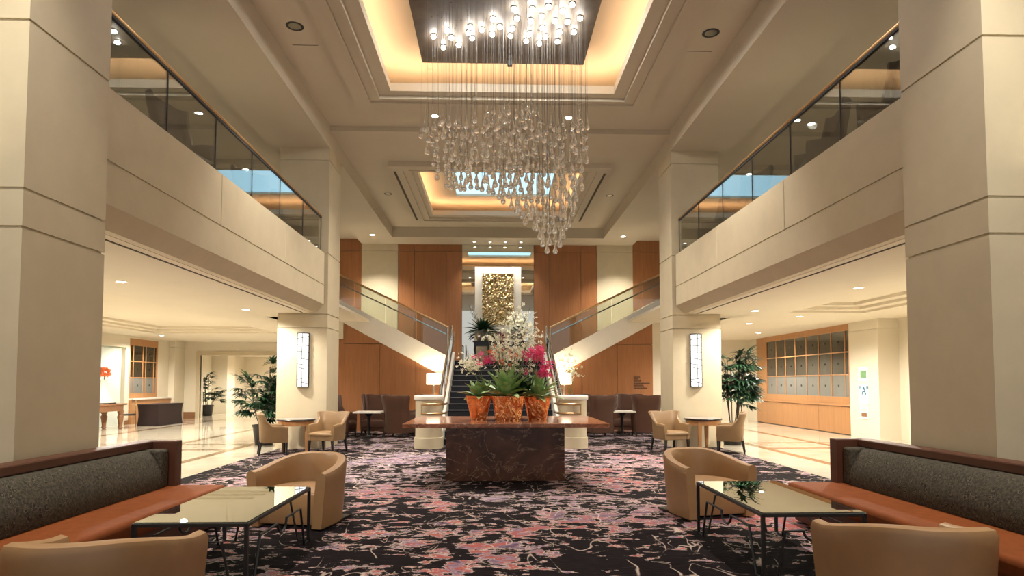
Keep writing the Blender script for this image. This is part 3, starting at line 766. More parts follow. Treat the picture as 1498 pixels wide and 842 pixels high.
# ------------------------------------------------------------------ side tables
def round_table(label, loc):
    t = thing('round_table', label, 'table', loc)
    MB().lathe([(0, .715), (.43, .715), (.44, .725), (.44, .74), (.43, .75), (0, .75)], 36).build('top', M['darkwood'], t, smooth=True)
    MB().lathe([(.0, .751), (.425, .751), (.425, .754), (0, .754)], 36).build('stone_inset', M['taupe'], t)
    MB().lathe([(.38, .60), (.40, .60), (.40, .715), (.38, .715)], 36, cap=False).build('apron', M['oak'], t, smooth=True)
    for k in range(4):
        a = PI / 4 + k * PI / 2 + .25; c, s_ = math.cos(a) * .36, math.sin(a) * .36
        MB().frustum((c - .03, c + .03, s_ - .03, s_ + .03, 0), (c - .045, c + .045, s_ - .045, s_ + .045, .70)).build('leg', M['oak'], t)
    return t
rt = round_table('round wooden table with dark rim in front of the left sconce column', (-4.82, 15.2, 0))
dup(rt, 'round wooden table with dark rim in front of the right sconce column', (4.82, 15.2, 0))
def cafe_table(label, loc):
    t = thing('cafe_table', label, 'table', loc)
    MB().box(-.40, .40, -.36, .36, .71, .76).build('top', M['white'], t, bevel=.015)
    MB().lathe([(0, 0), (.26, 0), (.26, .02), (.06, .05), (.045, .08), (.045, .60), (.09, .66), (.16, .71), (0, .71)], 20).build('pedestal', M['black'], t, smooth=True)
    return t
cf = cafe_table('small cream-topped table among the brown chairs left of the stairs', (-3.84, 18.9, 0))
dup(cf, 'small cream-topped table among the brown chairs right of the stairs', (3.66, 19.1, 0))

# ------------------------------------------------------------------ marble flower table
mt = thing('marble_table', 'large red marble table carrying the copper flower planters', 'table', (0, 10.87, 0))
MB().box(-.966, .966, -.41, .42, 0, .915).build('pedestal', M['brownmarble'], mt, bevel=.004)
MB().box(-1.58, 1.58, -1.10, 1.06, .915, .978).build('top', M['redmarble'], mt, bevel=.012, seg=3)
TZ = .978
def planter(name, label, x, y, wt, wb, h):
    t = thing(name, label, 'planter', (x, y, TZ))
    n = 10; vs = []; fs = []
    prof = [(wb, 0), (wb + (wt - wb) * .45, h * .5), (wt, h), (wt - .02, h), (wt - .05, h - .05)]
    rr = random.Random(int(x * 100) + 5)
    ph = [rr.uniform(0, 6) for _ in range(4)]
    m = 40
    for w, z in prof:
        for k in range(m):
            a = 2 * PI * k / m; c, s_ = math.cos(a), math.sin(a)
            r = (abs(c) ** 5 + abs(s_) ** 5) ** (-1 / 5)
            r *= 1 + .018 * math.sin(7 * a + ph[0] + z * 9) + .012 * math.sin(11 * a + ph[1])
            vs.append((w / 2 * r * c, w / 2 * .95 * r * s_, z))
    for i in range(len(prof) - 1):
        for k in range(m): fs.append((i * m + k, i * m + (k + 1) % m, (i + 1) * m + (k + 1) % m, (i + 1) * m + k))
    fs.append(tuple(range(m - 1, -1, -1))); mb = MB().add(vs, fs)
    mb.build('bowl', M['copper'], t, smooth=True)
    MB().add([(wt * .45 * math.cos(2 * PI * k / 20), wt * .43 * math.sin(2 * PI * k / 20), h - .05) for k in range(20)], [tuple(range(20))]).build('soil', M['cane'], t)
    return t
planter('copper_planter', 'flared copper planter at the left end of the marble table', -.44, 10.80, .45, .25, .40)
planter('copper_planter', 'flared copper planter in the middle of the marble table', .05, 10.70, .54, .42, .40)
planter('copper_planter', 'flared copper planter at the right end of the marble table', .55, 10.92, .48, .30, .40)

# ================================================================== PLANTS
def leaf(mb, base, d, length, width, droop, up=Vector((0, 0, 1)), n=6, fold=.25, shape=.45, cup=0):
    """one pointed leaf: base point, horizontal direction and rise in d"""
    d = Vector(d).normalized(); side = d.cross(up)
    if side.length < 1e-4: side = Vector((1, 0, 0))
    side.normalize(); p = Vector(base); vs = []; fs = []
    cur = d.copy()
    for i in range(n + 1):
        t = i / n
        w = width / 2 * (.25 * (1 - t) + max(0, math.sin(PI * t ** (.62 + .5 * shape))) ** .8 * .9) if t < 1 else 0
        w = max(w, .0015); nn = side.cross(cur).normalized()
        vs += [p - side * w + nn * (w * fold), p, p + side * w + nn * (w * fold)]
        p = p + cur * (length / n); cur = (cur + Vector((0, 0, -droop / n))).normalized()
    for i in range(n):
        a = i * 3; fs += [(a, a + 1, a + 4, a + 3), (a + 1, a + 2, a + 5, a + 4)]
    mb.add(vs, fs)
def rosette(name, label, loc, count, ln, wd, seed, mat='agave', tilt=(15, 80), droop=.5, shape=.55):
    r = random.Random(seed); t = thing(name, label, 'plant', loc)
    mb = MB()
    for i in range(count):
        a = i * 2.39996 + r.uniform(-.15, .15); e = math.radians(tilt[0] + (tilt[1] - tilt[0]) * (i / count) + r.uniform(-6, 6))
        l = ln * r.uniform(.8, 1.1) * (1 - .25 * i / count)
        leaf(mb, (.02 * math.cos(a), .02 * math.sin(a), .0), (math.cos(a) * math.cos(e), math.sin(a) * math.cos(e), math.sin(e)), l, wd * r.uniform(.85, 1.1), droop, n=7, fold=.35, shape=shape)
    mb.build('leaves', M[mat], t, smooth=True)
    MB().lathe([(0, -.02), (.035, -.02), (.03, .05), (0, .07)], 8).build('crown', M['stem'], t, smooth=True)
    return t
pz = TZ + .36
rosette('succulent_plant', 'small pale-edged succulent in the left copper planter', (-.44, 10.76, pz), 22, .42, .125, 3, tilt=(8, 82))
rosette('succulent_plant', 'large broad-leaved succulent in the middle copper planter', (.02, 10.66, pz), 34, .74, .16, 5, tilt=(8, 78))
rosette('succulent_plant', 'spreading pointed succulent in the right copper planter', (.55, 10.72, pz), 30, .62, .105, 8, tilt=(2, 75))
rosette('succulent_plant', 'dark leafy plant filling the gap between the middle and right copper planters', (.30, 10.86, pz), 26, .58, .11, 9, 'leaf', (10, 85))

def blossom(mb, p, r, rr):
    q = Matrix.Rotation(rr.uniform(0, 6.28), 3, 'Z') @ Matrix.Rotation(rr.uniform(.3, 1.9), 3, 'X')
    q = Matrix.Rotation(rr.uniform(-1.2, 1.2) , 3, 'Z') @ q
    vs = [Vector((0, 0, -.15 * r))]; fs = []
    for k in range(5):
        a = 2 * PI * k / 5
        for da, rad, z in ((-.42, .62, .12), (0, 1, .25), (.42, .62, .12)):
            vs.append(Vector((math.cos(a + da) * rad * r, math.sin(a + da) * rad * r, z * r)))
        b = 1 + k * 3; fs.append((0, b, b + 1, b + 2))
    mb.add([tuple(Vector(p) + q @ v) for v in vs], fs)
def flower_spray(name, label, base, stems, mat, size, seed, per=18, spread=.06, stemmat='stem', run=.42, cat='flowers'):
    """arching stems from base ending at the given points, blossoms along the last part"""
    rr = random.Random(seed); t = thing(name, label, cat, base); B = Vector(base); sm = MB(); bl = MB()
    for e in stems:
        E_ = Vector(e) - B; mid = Vector((E_.x * .25, E_.y * .25, E_.z * .72)); pts = []
        for k in range(11):
            u = k / 10; pts.append(mid * (2 * u * (1 - u)) + E_ * (u * u))
        sm.tube(pts, [.007 * (1 - .5 * k / 10) for k in range(11)], 5)
        for i in range(per):
            u = 1 - run * (i / per) ** 1.1; q = mid * (2 * u * (1 - u)) + E_ * (u * u)
            off = Vector((rr.gauss(0, 1), rr.gauss(0, 1), rr.gauss(0, 1))) * spread
            blossom(bl, q + off, size * rr.uniform(.75, 1.2), rr)
            if i % 2 == 0: sm.tube([q, q + off], .0025, 4)
    sm.build('stems', M[stemmat], t); bl.build('blossoms', M[mat], t)
    return t
def A(x, y, Y): return tuple(at(x, y, Y))
fb = lambda x, y=10.85: (x, y, pz)
flower_spray('white_orchid', 'cream orchid spray leaning far left over the stairs', fb(-.36), [A(676, 528, 10.8), A(690, 524, 10.7), A(700, 530, 10.9), A(682, 536, 10.7)], 'cream', .036, 11, 30, .055, run=.22)
flower_spray('white_orchid', 'tall cream orchid spray left of centre reaching to the console', fb(-.02), [A(708, 490, 10.9), A(722, 497, 10.8), A(735, 492, 10.9), A(728, 508, 10.7), A(742, 503, 10.8)], 'cream', .036, 12, 26, .06)
flower_spray('white_orchid', 'tall cream orchid spray right of centre', fb(.22), [A(752, 489, 11.0), A(764, 480, 11.0), A(776, 492, 10.9), A(783, 482, 10.9), A(790, 500, 10.9), A(770, 505, 10.8)], 'cream', .036, 13, 26, .06)
flower_spray('white_orchid', 'low cream blossoms in the middle above the large succulent', fb(.12), [A(722, 548, 10.7), A(738, 536, 10.7), A(752, 530, 10.7), A(765, 540, 10.7), A(776, 534, 10.7), A(758, 520, 10.8)], 'cream', .032, 14, 22, .075)
flower_spray('pink_orchid', 'magenta orchid at the upper right of the arrangement', fb(.45), [A(772, 518, 10.7), A(782, 514, 10.6), A(790, 509, 10.7), A(792, 518, 10.6), A(786, 520, 10.7)], 'pink', .055, 15, 11, .045, run=.12)
flower_spray('pink_orchid', 'magenta orchid hanging low at the right of the arrangement', fb(.50), [A(791, 540, 10.5), A(798, 536, 10.6), A(793, 546, 10.5), A(803, 545, 10.5), A(805, 533, 10.6)], 'pink', .05, 16, 10, .04, run=.12)
flower_spray('pink_orchid', 'small magenta orchid at the left of the arrangement', fb(-.12), [A(700, 524, 10.6), A(708, 520, 10.6), A(718, 523, 10.6)], 'pink', .05, 17, 8, .035, run=.12)
flower_spray('coral_orchid', 'coral orchid just left of the arrangement centre', fb(0), [A(714, 513, 10.7), A(724, 508, 10.7), A(733, 514, 10.7)], 'orange', .042, 18, 5, .03)
flower_spray('coral_orchid', 'coral orchid at the arrangement centre', fb(.12), [A(748, 511, 10.7), A(754, 515, 10.7)], 'orange', .045, 19, 6, .03)
flower_spray('burgundy_flower', 'single dark burgundy bloom above the cream orchids', fb(.0), [A(731, 485, 10.7)], 'burgundy', .06, 20, 6, .02)
flower_spray('pink_orchid', 'single small magenta bloom below the upper right orchid', fb(.3), [A(771, 539, 10.6)], 'pink', .045, 21, 5, .02)

def palm(label, loc, height, spread, seed, nf, pot=True):
    r = random.Random(seed); t = thing('fan_palm', label, 'palm', loc)
    pm = MB().lathe([(0, 0), (.22, 0), (.28, .45), (.30, .48), (.30, .52), (.26, .52), (.25, .46), (0, .46)], 24); pm.build('pot', M['black'], t, smooth=True)
    st_ = MB(); fr = MB()
    canes = []
    for i in range(9):
        a = r.uniform(0, 6.28); q = r.uniform(.02, .2); h = height * r.uniform(.45, .92); lean = r.uniform(.02, .22) * spread
        p0 = Vector((q * math.cos(a), q * math.sin(a), .44)); p1 = p0 + Vector((lean * math.cos(a), lean * math.sin(a), h - .44))
        pts = [p0.lerp(p1, k / 6) + Vector((math.cos(a), math.sin(a), 0)) * (.04 * math.sin(PI * k / 6)) for k in range(7)]
        st_.tube(pts, .013, 6); canes.append((pts, a))
    for j in range(nf):
        pts, a0 = canes[j % 9]; u = r.uniform(.38, 1.0); k = u * 6; i = min(5, int(k)); base = pts[i].lerp(pts[i + 1], k - i)
        a = a0 + r.gauss(0, 1.0); e = r.uniform(.0, 1.0) * (.4 + .8 * u); pl = r.uniform(.22, .42) * spread
        dirn = Vector((math.cos(a) * math.cos(e), math.sin(a) * math.cos(e), math.sin(e)))
        tip = base + dirn * pl + Vector((0, 0, -.03)); st_.tube([base, base.lerp(tip, .5) + Vector((0, 0, .03)), tip], .005, 5)
        side = dirn.cross(Vector((0, 0, 1))); side.normalize() if side.length > 1e-4 else None
        nl = r.randint(7, 10); L_ = r.uniform(.30, .44) * (.8 + .25 * spread)
        for m_ in range(nl):
            w = (m_ / (nl - 1) - .5) * 2.5
            d = dirn * math.cos(w) + side * math.sin(w) + Vector((0, 0, -.12))
            leaf(fr, tip, d, L_ * (1 - .18 * abs(w)), .062, .75 + r.uniform(0, .5), n=4, fold=.3, shape=.35)
    st_.build('canes', M['cane'], t, smooth=True); fr.build('fronds', M['leaf'], t, smooth=True)
    return t
palm('tall fan palm left of the left sconce column', (-6.12, 16.78, 0), 2.25, .95, 31, 190)
palm('tall fan palm right of the right sconce column', (6.0, 16.45, 0), 2.75, .98, 37, 150)
palm('fan palm far off beyond the left lobby opening', (-14.1, 31.6, 0), 2.3, .9, 41, 60)

# ================================================================== ON THE LANDING
ct_ = thing('console_table', 'black console table with curved legs on the stair landing', 'console table', (.08, 25.6, ZL))
MB().box(-1.1, 1.1, -.22, .22, .88, .93).build('top', M['black'], ct_, bevel=.01)
MB().box(-1.05, 1.05, -.2, .2, .72, .88).build('apron', M['black'], ct_)
for x in (-1.0, -.46, .46, 1.0):
    for y in (-.16, .16):
        MB().tube([(x, y, .75), (x * 1.02, y, .55), (x * .97, y, .3), (x * 1.0, y, 0)], [.05, .042, .03, .026], 8).build('leg', M['black'], ct_, smooth=True)
CZ = ZL + .93
for x, lab, kind in ((-.62, 'taupe bowl planter at the left end of the console table', 0), (.80, 'taupe bowl planter at the right end of the console table', 1)):
    t = thing('bowl_planter', lab, 'planter', (x, 25.6, CZ))
    MB().lathe([(0, 0), (.20, 0), (.30, .18), (.33, .40), (.31, .40), (.28, .2), (0, .18)], 24).build('bowl', M['taupe'], t, smooth=True)
rosette('leafy_plant', 'dark bushy plant in the left console planter', (-.62, 25.6, CZ + .32), 70, .86, .15, 51, 'leaf', (2, 85), .8)
flower_spray('white_orchid', 'big cream orchid mass in the right console planter', (.80, 25.6, CZ + .25), [A(738, 470, 25.5), A(748, 462, 25.5), A(758, 458, 25.6), A(768, 462, 25.5), A(778, 472, 25.5), A(784, 483, 25.4), A(745, 482, 25.4), A(762, 476, 25.3)], 'cream', .085, 52, 24, .17)
rosette('leafy_plant', 'dark foliage under the orchids in the right console planter', (.80, 25.6, CZ + .32), 40, .5, .12, 53, 'leaf', (5, 85), .7)
for x, tips, lab in ((-.62, [(685, 446), (691, 452), (723, 448), (717, 456)], 'bare upright twigs in the left console planter'), (.80, [(744, 446), (752, 452), (776, 448), (770, 456)], 'bare upright twigs in the right console planter')):
    t = thing('twig_bunch', lab, 'twigs', (x, 25.62, CZ + .2)); mb = MB()
    for px, py in tips:
        e = at(px, py, 25.62) - Vector((x, 25.62, CZ + .2))
        mb.tube([(0, 0, 0), e * .5 + Vector((.03, 0, .02)), e], [.016, .013, .006], 5)
        mb.tube([e * .7, e * .7 + Vector((.08, 0, .16))], [.009, .004], 5)
    mb.build('twigs', M['cane'], t)
art = thing('wall_art', 'woven gold relief on a white panel above the landing', 'wall art', (0, 26.55, 3.7))
MB().box(-.965, .965, -.03, .10, 0, 6.43 - 3.7).build('backing_panel', M['white'], art, bevel=.01)
S('wall_niche_panel', MB().box(-.985, .985, 26.56, 26.68, ZL, 3.69), 'stone')
gm = MB(); rr = random.Random(4); nx, nz = 17, 27
for i in range(nx):
    for j in range(nz):
        x = -.65 + 1.3 * (i + .5) / nx; z = .30 + 2.12 * (j + .5) / nz; w = .046 * rr.uniform(.8, 1.15); d = rr.uniform(.02, .07); tl = rr.uniform(-.03, .03)
        gm.add([(x - w, -.03, z - w), (x + w, -.03, z - w), (x + w, -.03, z + w), (x - w, -.03, z + w), (x - w * .8, -.03 - d + tl, z - w * .8), (x + w * .8, -.03 - d - tl, z - w * .8), (x + w * .8, -.03 - d + tl * .5, z + w * .8), (x - w * .8, -.03 - d - tl * .5, z + w * .8)],
               [(4, 5, 6, 7), (0, 1, 5, 4), (1, 2, 6, 5), (2, 3, 7, 6), (3, 0, 4, 7)])
gm.build('gold_relief', M['gold'], art)
MB().box(-.66, .66, -.09, -.03, 2.40, 2.45).build('hanging_bar', M['brass'], art)

# lamps beside the stairs
for sg, side in ((-1, 'left'), (1, 'right')):
    tb = thing('lamp_table', 'small dark table under the lamp at the %s of the stairs' % side, 'table', (sg * 2.12, 20.75, 0))
    MB().box(-.3, .3, -.3, .3, .74, .78).build('top', M['darkwood'], tb, bevel=.01)
    for x in (-.25, .25):
        for y in (-.25, .25): MB().box(x - .025, x + .025, y - .025, y + .025, 0, .74).build('leg', M['darkwood'], tb)
    lp = thing('table_lamp', 'lit table lamp with a cream drum shade %s of the staircase' % side, 'table lamp', (sg * 2.12, 20.75, .78))
    MB().lathe([(0, 0), (.11, 0), (.11, .03), (.035, .05), (.03, .70), (.02, .78), (0, .78)], 14).build('base', M['chrome'], lp, smooth=True)
    MB().lathe([(.235, .76), (.235, 1.12), (.23, 1.12), (.23, .76)], 28, cap=False).build('lamp_shade', M['shadeglow'], lp, smooth=True)
    pl_ = bpy.data.lights.new('lamp_bulb', 'POINT'); pl_.energy = 90; pl_.color = (1, .80, .52); pl_.shadow_soft_size = .06
    po = bpy.data.objects.new('lamp_bulb', pl_); COL.objects.link(po); po.parent = lp; po.location = (0, 0, 1.0)
flower_spray('white_bouquet', 'airy white bouquet glowing beside the right table lamp', (2.30, 20.6, .80), [A(822, 523, 20.5), A(832, 520, 20.5), A(838, 530, 20.5), (at(828, 536, 20.5)), A(818, 533, 20.5), A(842, 538, 20.5)], 'cream', .06, 61, 22, .13)

# sconces on the far columns
for sg, side in ((-1, 'left'), (1, 'right')):
    s_ = thing('wall_sconce', 'tall glowing wall sconce with twig-like black lines on the %s column' % side, 'wall sconce', (sg * 4.825, D3, 1.49))
    MB().prism([(.13 * math.cos(a), -.09 * math.sin(a) - .015) for a in [PI * k / 10 for k in range(11)]], 'z', .02, 1.30).build('diffuser', M['sconceglow'], s_, smooth=True)
    MB().prism([(.145 * math.cos(a), -.105 * math.sin(a)) for a in [PI * k / 10 for k in range(11)]], 'z', 0, .022).build('bottom_cap', M['steel'], s_)
    MB().prism([(.145 * math.cos(a), -.105 * math.sin(a)) for a in [PI * k / 10 for k in range(11)]], 'z', 1.298, 1.32).build('top_cap', M['steel'], s_)
    tw = MB().tube([(.01, -.108, .02), (-.008, -.11, .6), (.012, -.108, 1.3)], .007, 5)
    MB().box(-.148, -.128, -.02, 0, 0, 1.32).box(.128, .148, -.02, 0, 0, 1.32).build('side_frame', M['steel'], s_)
    for za, zb_ in ((.08, .14), (.24, .18), (.42, .50), (.52, .58), (.66, .72), (.84, .88), (1.0, 1.03), (1.24, 1.16)):
        tw.tube([(.138 * math.cos(a), -.098 * math.sin(a) - .016, za + (zb_ - za) * k / 8) for k, a in enumerate([PI * .02 + PI * .96 * q / 8 for q in range(9)])], .007, 5)
    tw.build('twig_lines', M['steel'], s_)

# ================================================================== CHANDELIER
ch = thing('chandelier', 'cascading blown-glass drop chandelier hanging from a bronze ceiling plate', 'chandelier', (0, 11.2, 8.30))
MB().box(-1.69, 1.69, -1.95, 1.90, -.02, .04).build('ceiling_plate', M['bronze'], ch)
MB().box(-1.2, 1.2, -1.4, 1.4, .04, .26).build('mount', M['joint'], ch)
lights_px = [(183, 287), (285, 237), (260, 372), (323, 297), (380, 353), (470, 213), (458, 260), (485, 300), (562, 235), (650, 153), (643, 270), (703, 213), (785, 282), (803, 225), (812, 72), (838, 145), (943, 165), (938, 265), (910, 322), (955, 75), (945, 10), (1010, 340), (1030, 130), (1037, 222), (1060, 287), (1083, 55), (1133, 165), (1155, 327), (1168, 252), (1193, 88), (1233, 172), (1268, 38), (1282, 252), (1330, 145)]
sp0 = MB().lathe([(.0, -.075), (.032, -.068), (.046, -.045), (.032, -.02), (0, -.018)], 10).build('spot_bulb', M['bulb'], ch, smooth=True)
ri0 = MB().lathe([(.03, -.02), (.055, -.02), (.055, 0), (.03, 0)], 12, cap=False).build('spot_rim', M['steel'], ch)
def point_on(px, py, z):
    d = at(px, py, 10) - CAM; return CAM + d * ((z - CAM.z) / d.z)
first = True
for lx, ly in lights_px:
    p = point_on(600 + lx / 5.35, ly / 5.35, 8.24); loc = (p.x, p.y - 11.2, -.02)
    if first: sp0.location = loc; ri0.location = loc; first = False
    else:
        for o in (sp0, ri0):
            c = o.copy(); COL.objects.link(c); c.parent = ch; c.location = loc
hl = MB()
rr = random.Random(77)
for i in range(60):
    x, y = rr.uniform(-1.5, 1.5), rr.uniform(-1.2, 1.8); hl.box(x - .012, x + .012, y - .012, y + .012, -.026, -.02)
hl.build('plate_holes', M['black'], ch)
# glass drops: dense fringe round the top, tapering to a point right of the middle
drop_prof = [(r_ * 1.12, z_) for r_, z_ in [(0, -.125), (.022, -.12), (.037, -.10), (.041, -.078), (.036, -.05), (.024, -.01), (.014, .035), (.008, .08), (.005, .125), (0, .13)]]
def env(px):   # lowest drop, in photograph rows, over photograph columns
    T = [(616, 185), (626, 215), (640, 252), (655, 268), (720, 272), (732, 286), (748, 296), (764, 315), (780, 330), (790, 350), (805, 362), (815, 360), (826, 342), (838, 315), (848, 280), (856, 245), (866, 190)]
    for (a, ya), (b, yb) in zip(T[:-1], T[1:]):
        if a <= px <= b: return ya + (yb - ya) * (px - a) / (b - a)
    return 180
rr = random.Random(5); drops = []
px = 618.5
while px < 865:
    lo = env(px); hi = 166 + 10 * math.sin((px - 618) / 247 * 9) + rr.uniform(-6, 10)
    if px < 628 or px > 856: hi = 182
    n = max(2, int((lo - hi) / 12.5) + 1)
    for k in range(n):
        py = hi + (lo - hi) * (k + rr.uniform(-.25, .25)) / max(1, n - 1) if k < n - 1 else lo + rr.uniform(-3, 2)
        q = (py - 165) / 200; rad = 1.35 * (1 - .85 * q)
        Y = 11.2 + rad * math.sin(rr.uniform(-PI / 2, PI / 2) * 1.0) * (1 if k else -.95 / 1)
        p = at(px + rr.uniform(-3, 3), py, Y); drops.append((p.x, Y - 11.2, p.z - 8.30))
    px += rr.uniform(7.2, 8.6)
drops.sort(key=lambda d: d[1])
wires = MB(); rods = MB()
near, far_ = drops[:95], drops[95:]
base = None
for d in near:
    if base is None:
        base = MB().lathe(drop_prof, 12).build('glass_drop', M['crystal'], ch, smooth=True); base.location = d
    else:
        c = base.copy(); COL.objects.link(c); c.parent = ch; c.location = d
rest = MB()
for d in far_: rest.lathe(drop_prof, 10, d)
o = rest.build('glass_drops', M['crystal'], ch, smooth=True); o['kind'] = 'stuff'
for d in drops:
    wires.tube([(d[0], d[1], d[2] + .125), (d[0], d[1], -.02)], .0016, 3, False)
    if d[2] + .125 < -1.5 and rr.random() < .45: rods.tube([(d[0], d[1], d[2] + .12), (d[0], d[1], min(-1.45 + rr.uniform(-.1, .1), d[2] + .12 + rr.uniform(.3, .8)))], .005, 5)
o = wires.build('hanging_wires', M['wire'], ch); o['kind'] = 'stuff'
o = rods.build('glass_rods', M['crystal'], ch, smooth=True); o['kind'] = 'stuff'
pj = thing('hanging_box', 'small dark box on a stem at the far edge of the chandelier plate', 'box', (.13, 12.72, 8.28))
MB().box(-.05, .05, -.05, .05, -.24, -.13).build('housing', M['steel'], pj, bevel=.01)
MB().box(-.015, .015, -.015, .015, -.13, 0).build('stem', M['steel'], pj)
for x, sd in ((-1.6, 'left'), (1.6, 'right')):
    p = tag(MB().lathe([(0, -.03), (.05, -.03), (.07, 0), (0, 0)], 16, (x, 13.95, 8.55)).build('smoke_detector', M['plaster'], smooth=True), 'small round detector in the glowing cove on its %s side' % sd, 'detector')

# ================================================================== DOWNLIGHTS (each with its lamp)
def fixture(label, x, y, z, r, power, col=(1, .86, .64), spot=150, blend=.6, lit=True, group=None, rim='white'):
    t = thing('downlight', label, 'ceiling light', (x, y, z), 0, group)
    MB().lathe([(r * .78, -.004), (r, -.010), (r * 1.12, -.002), (r * 1.12, .0), (r * .78, .0)], 24, cap=False).build('trim_ring', M[rim], t, smooth=True)
    MB().lathe([(0, -.0035), (r * .8, -.0035), (r * .8, -.001), (0, -.001)], 20).build('lens', M['lampglow'] if lit else M['chrome'], t)
    if power:
        ld = bpy.data.lights.new('downlight_lamp', 'SPOT'); ld.energy = power; ld.color = col; ld.spot_size = math.radians(spot); ld.spot_blend = blend; ld.shadow_soft_size = r
        lo = bpy.data.objects.new('downlight_lamp', ld); COL.objects.link(lo); lo.parent = t; lo.location = (0, 0, -.03)
    return t
PN, PL, PF = 2100, 720, 1700
WARM = (1, .93, .82); NEU = (1, .92, .81)
for sg, side in ((-1, 'left'), (1, 'right')):
    fixture('silver recessed downlight in the nave ceiling high on the %s' % side, sg * 3.75, 11.22, 7.95, .14, PN, NEU, 80, .7, False, None, 'steel')
    S('trim', MB().box(sg * 3.75 - .24, sg * 3.75 + .24, 11.85, 11.865, 7.946, 7.951), 'groove')
    ld = fixture('silver recessed downlight in the nave ceiling toward the entrance, %s side' % side, sg * 3.75, 4.2, 7.95, .14, PN, NEU, 80, .7, False, None, 'steel')
for x, nm in ((-1.6, 'left'), (0, 'middle'), (1.6, 'right')):
    fixture('downlight of the row behind the chandelier drops, %s one' % nm, x, 15.0, 7.95, .10, PN * .5, NEU, 120, .8, nm != 'middle')
for sg, side in ((-1, 'left'), (1, 'right')):
    fixture('unlit silver downlight beside the skylight coffer, %s side' % side, sg * 3.68, 20.95, 7.83, .12, 0, NEU, 120, .8, False, None, 'steel')
    fixture('lit downlight under the %s end of the far beam' % side, sg * 4.97, 25.05, ZB, .11, PF, NEU, 110, .8)
ORD = ('first', 'second', 'third', 'fourth')
for k, x in enumerate((-.99, -.33, .30, .95)):
    fixture('small spotlight, %s from the left of the upper row facing the gold art' % ORD[k], x, 23.95, 7.69, .06, 330, NEU, 80, .7)
    fixture('small spotlight, %s from the left of the row just before the mirror' % ORD[k], x, 26.2, ZB, .06, 260, NEU, 80, .7)
lobL = [(-6.85, 11.55, 3.40, 'nearest the front column'), (-5.95, 14.95, 3.30, 'in the low ceiling strip'), (-10.1, 17.0, 3.62, 'over the tray, second from the front'), (-9.3, 19.3, 3.62, 'over the tray middle'), (-9.35, 21.2, 3.62, 'over the tray far end'), (-13.2, 18.8, 3.40, 'over the wooden table'), (-12.9, 24.8, 3.40, 'over the black draped table'), (-7.2, 24.6, 3.40, 'before the far opening'), (-7.0, 7.0, 3.40, 'hidden by the front column')]
for x, y, z, nm in lobL: fixture('left lobby ceiling downlight %s' % nm, x, y, z, .10, PL, WARM, 160, .5)
lobR = [(6.75, 11.9, 3.40, 'nearest the front column'), (6.0, 14.9, 3.30, 'in the low ceiling strip'), (8.15, 17.1, 3.40, 'in the middle of the field'), (7.6, 19.2, 3.40, 'behind the fan palm'), (9.3, 13.6, 3.40, 'beside the stone pier'), (9.4, 22.8, 3.40, 'before the long window'), (7.4, 24.9, 3.40, 'before the far wall'), (9.9, 8.6, 3.40, 'hidden by the front column')]
for x, y, z, nm in lobR: fixture('right lobby ceiling downlight %s' % nm, x, y, z, .10, PL * (.45 if 'pier' in nm else .85), WARM, 160, .5)
for sg, side in ((-1, 'left'), (1, 'right')):
    for y, nm in ((10.4, 'first'), (14.4, 'second'), (18.0, 'third')):
        fixture('%s upstairs ceiling light beyond the %s balcony' % (nm, side), sg * 7.2, y, 7.62, .10, 130, WARM, 150, .5)
fixture('corridor ceiling downlight beyond the left opening', -11.6, 32.5, 3.1, .10, PL * 1.3, WARM, 160, .5)
fixture('corridor ceiling downlight near the picture cabinet', -11.4, 36.0, 3.1, .10, PL * 1.0, WARM, 160, .5)

# ================================================================== LEFT LOBBY THINGS
tb = thing('carved_table', 'long carved wooden table with turned legs by the left lobby wall', 'table', (-13.45, 21.3, 0))
MB().box(-.38, .38, -1.75, 1.65, .82, .88).build('top', M['walnut'], tb, bevel=.01)
MB().box(-.33, .33, -1.6, 1.5, .62, .82).build('apron', M['walnut'], tb, bevel=.006)
for x in (-.28, .28):
    for y in (-1.5, -.35, 1.42):
        MB().lathe([(.05, 0), (.085, .04), (.06, .09), (.085, .30), (.105, .42), (.07, .50), (.10, .54), (.10, .64)], 14, (x, y, 0)).build('leg', M['walnut'], tb, smooth=True)
tr = tag(MB().box(-13.75, -13.2, 20.9, 22.5, .88, .92).build('tray', M['black'], bevel=.008), 'flat black tray on the carved wooden table', 'tray')
vs_ = thing('flower_vase', 'white vase with an orange bloom on the carved table', 'vase', (-13.45, 22.2, .92))
MB().lathe([(0, 0), (.30, 0), (.28, .12), (.17, .42), (.09, .70), (.10, .78), (0, .78)], 20).build('vase', M['white'], vs_, smooth=True)
mb = MB(); rr = random.Random(9)
for i in range(60):
    a, e = rr.uniform(0, 6.28), rr.uniform(-.8, 1.5)
    blossom(mb, (.15 * math.cos(a) * math.cos(e), .15 * math.sin(a) * math.cos(e), 1.02 + .13 * math.sin(e)), .09, rr)
mb.build('blossoms', M['tangerine'], vs_)
MB().tube([(0, 0, .75), (0, 0, 1.0)], .02, 6).build('stem', M['stem'], vs_)
dt = thing('draped_table', 'table under a fitted dark cloth in the left lobby', 'table', (-12.95, 25.0, 0))
n = 14; vs = []; fs = []
for i in range(n + 1):
    z = .78 * i / n; pin = .10 * math.sin(PI * min(1, i / n)) * .9
    for (x, y) in ((-.38, -.95), (.38, -.95), (.38, .95), (-.38, .95)):
        vs.append((x * (1 - pin * .5), y * (1 - pin * .55), z))
for i in range(n):
    for k in range(4): fs.append((i * 4 + k, i * 4 + (k + 1) % 4, (i + 1) * 4 + (k + 1) % 4, (i + 1) * 4 + k))
fs.append((n * 4, n * 4 + 1, n * 4 + 2, n * 4 + 3)); fs.append((3, 2, 1, 0))
MB().add(vs, fs).build('cloth', M['cloth'], dt, bevel=.012)
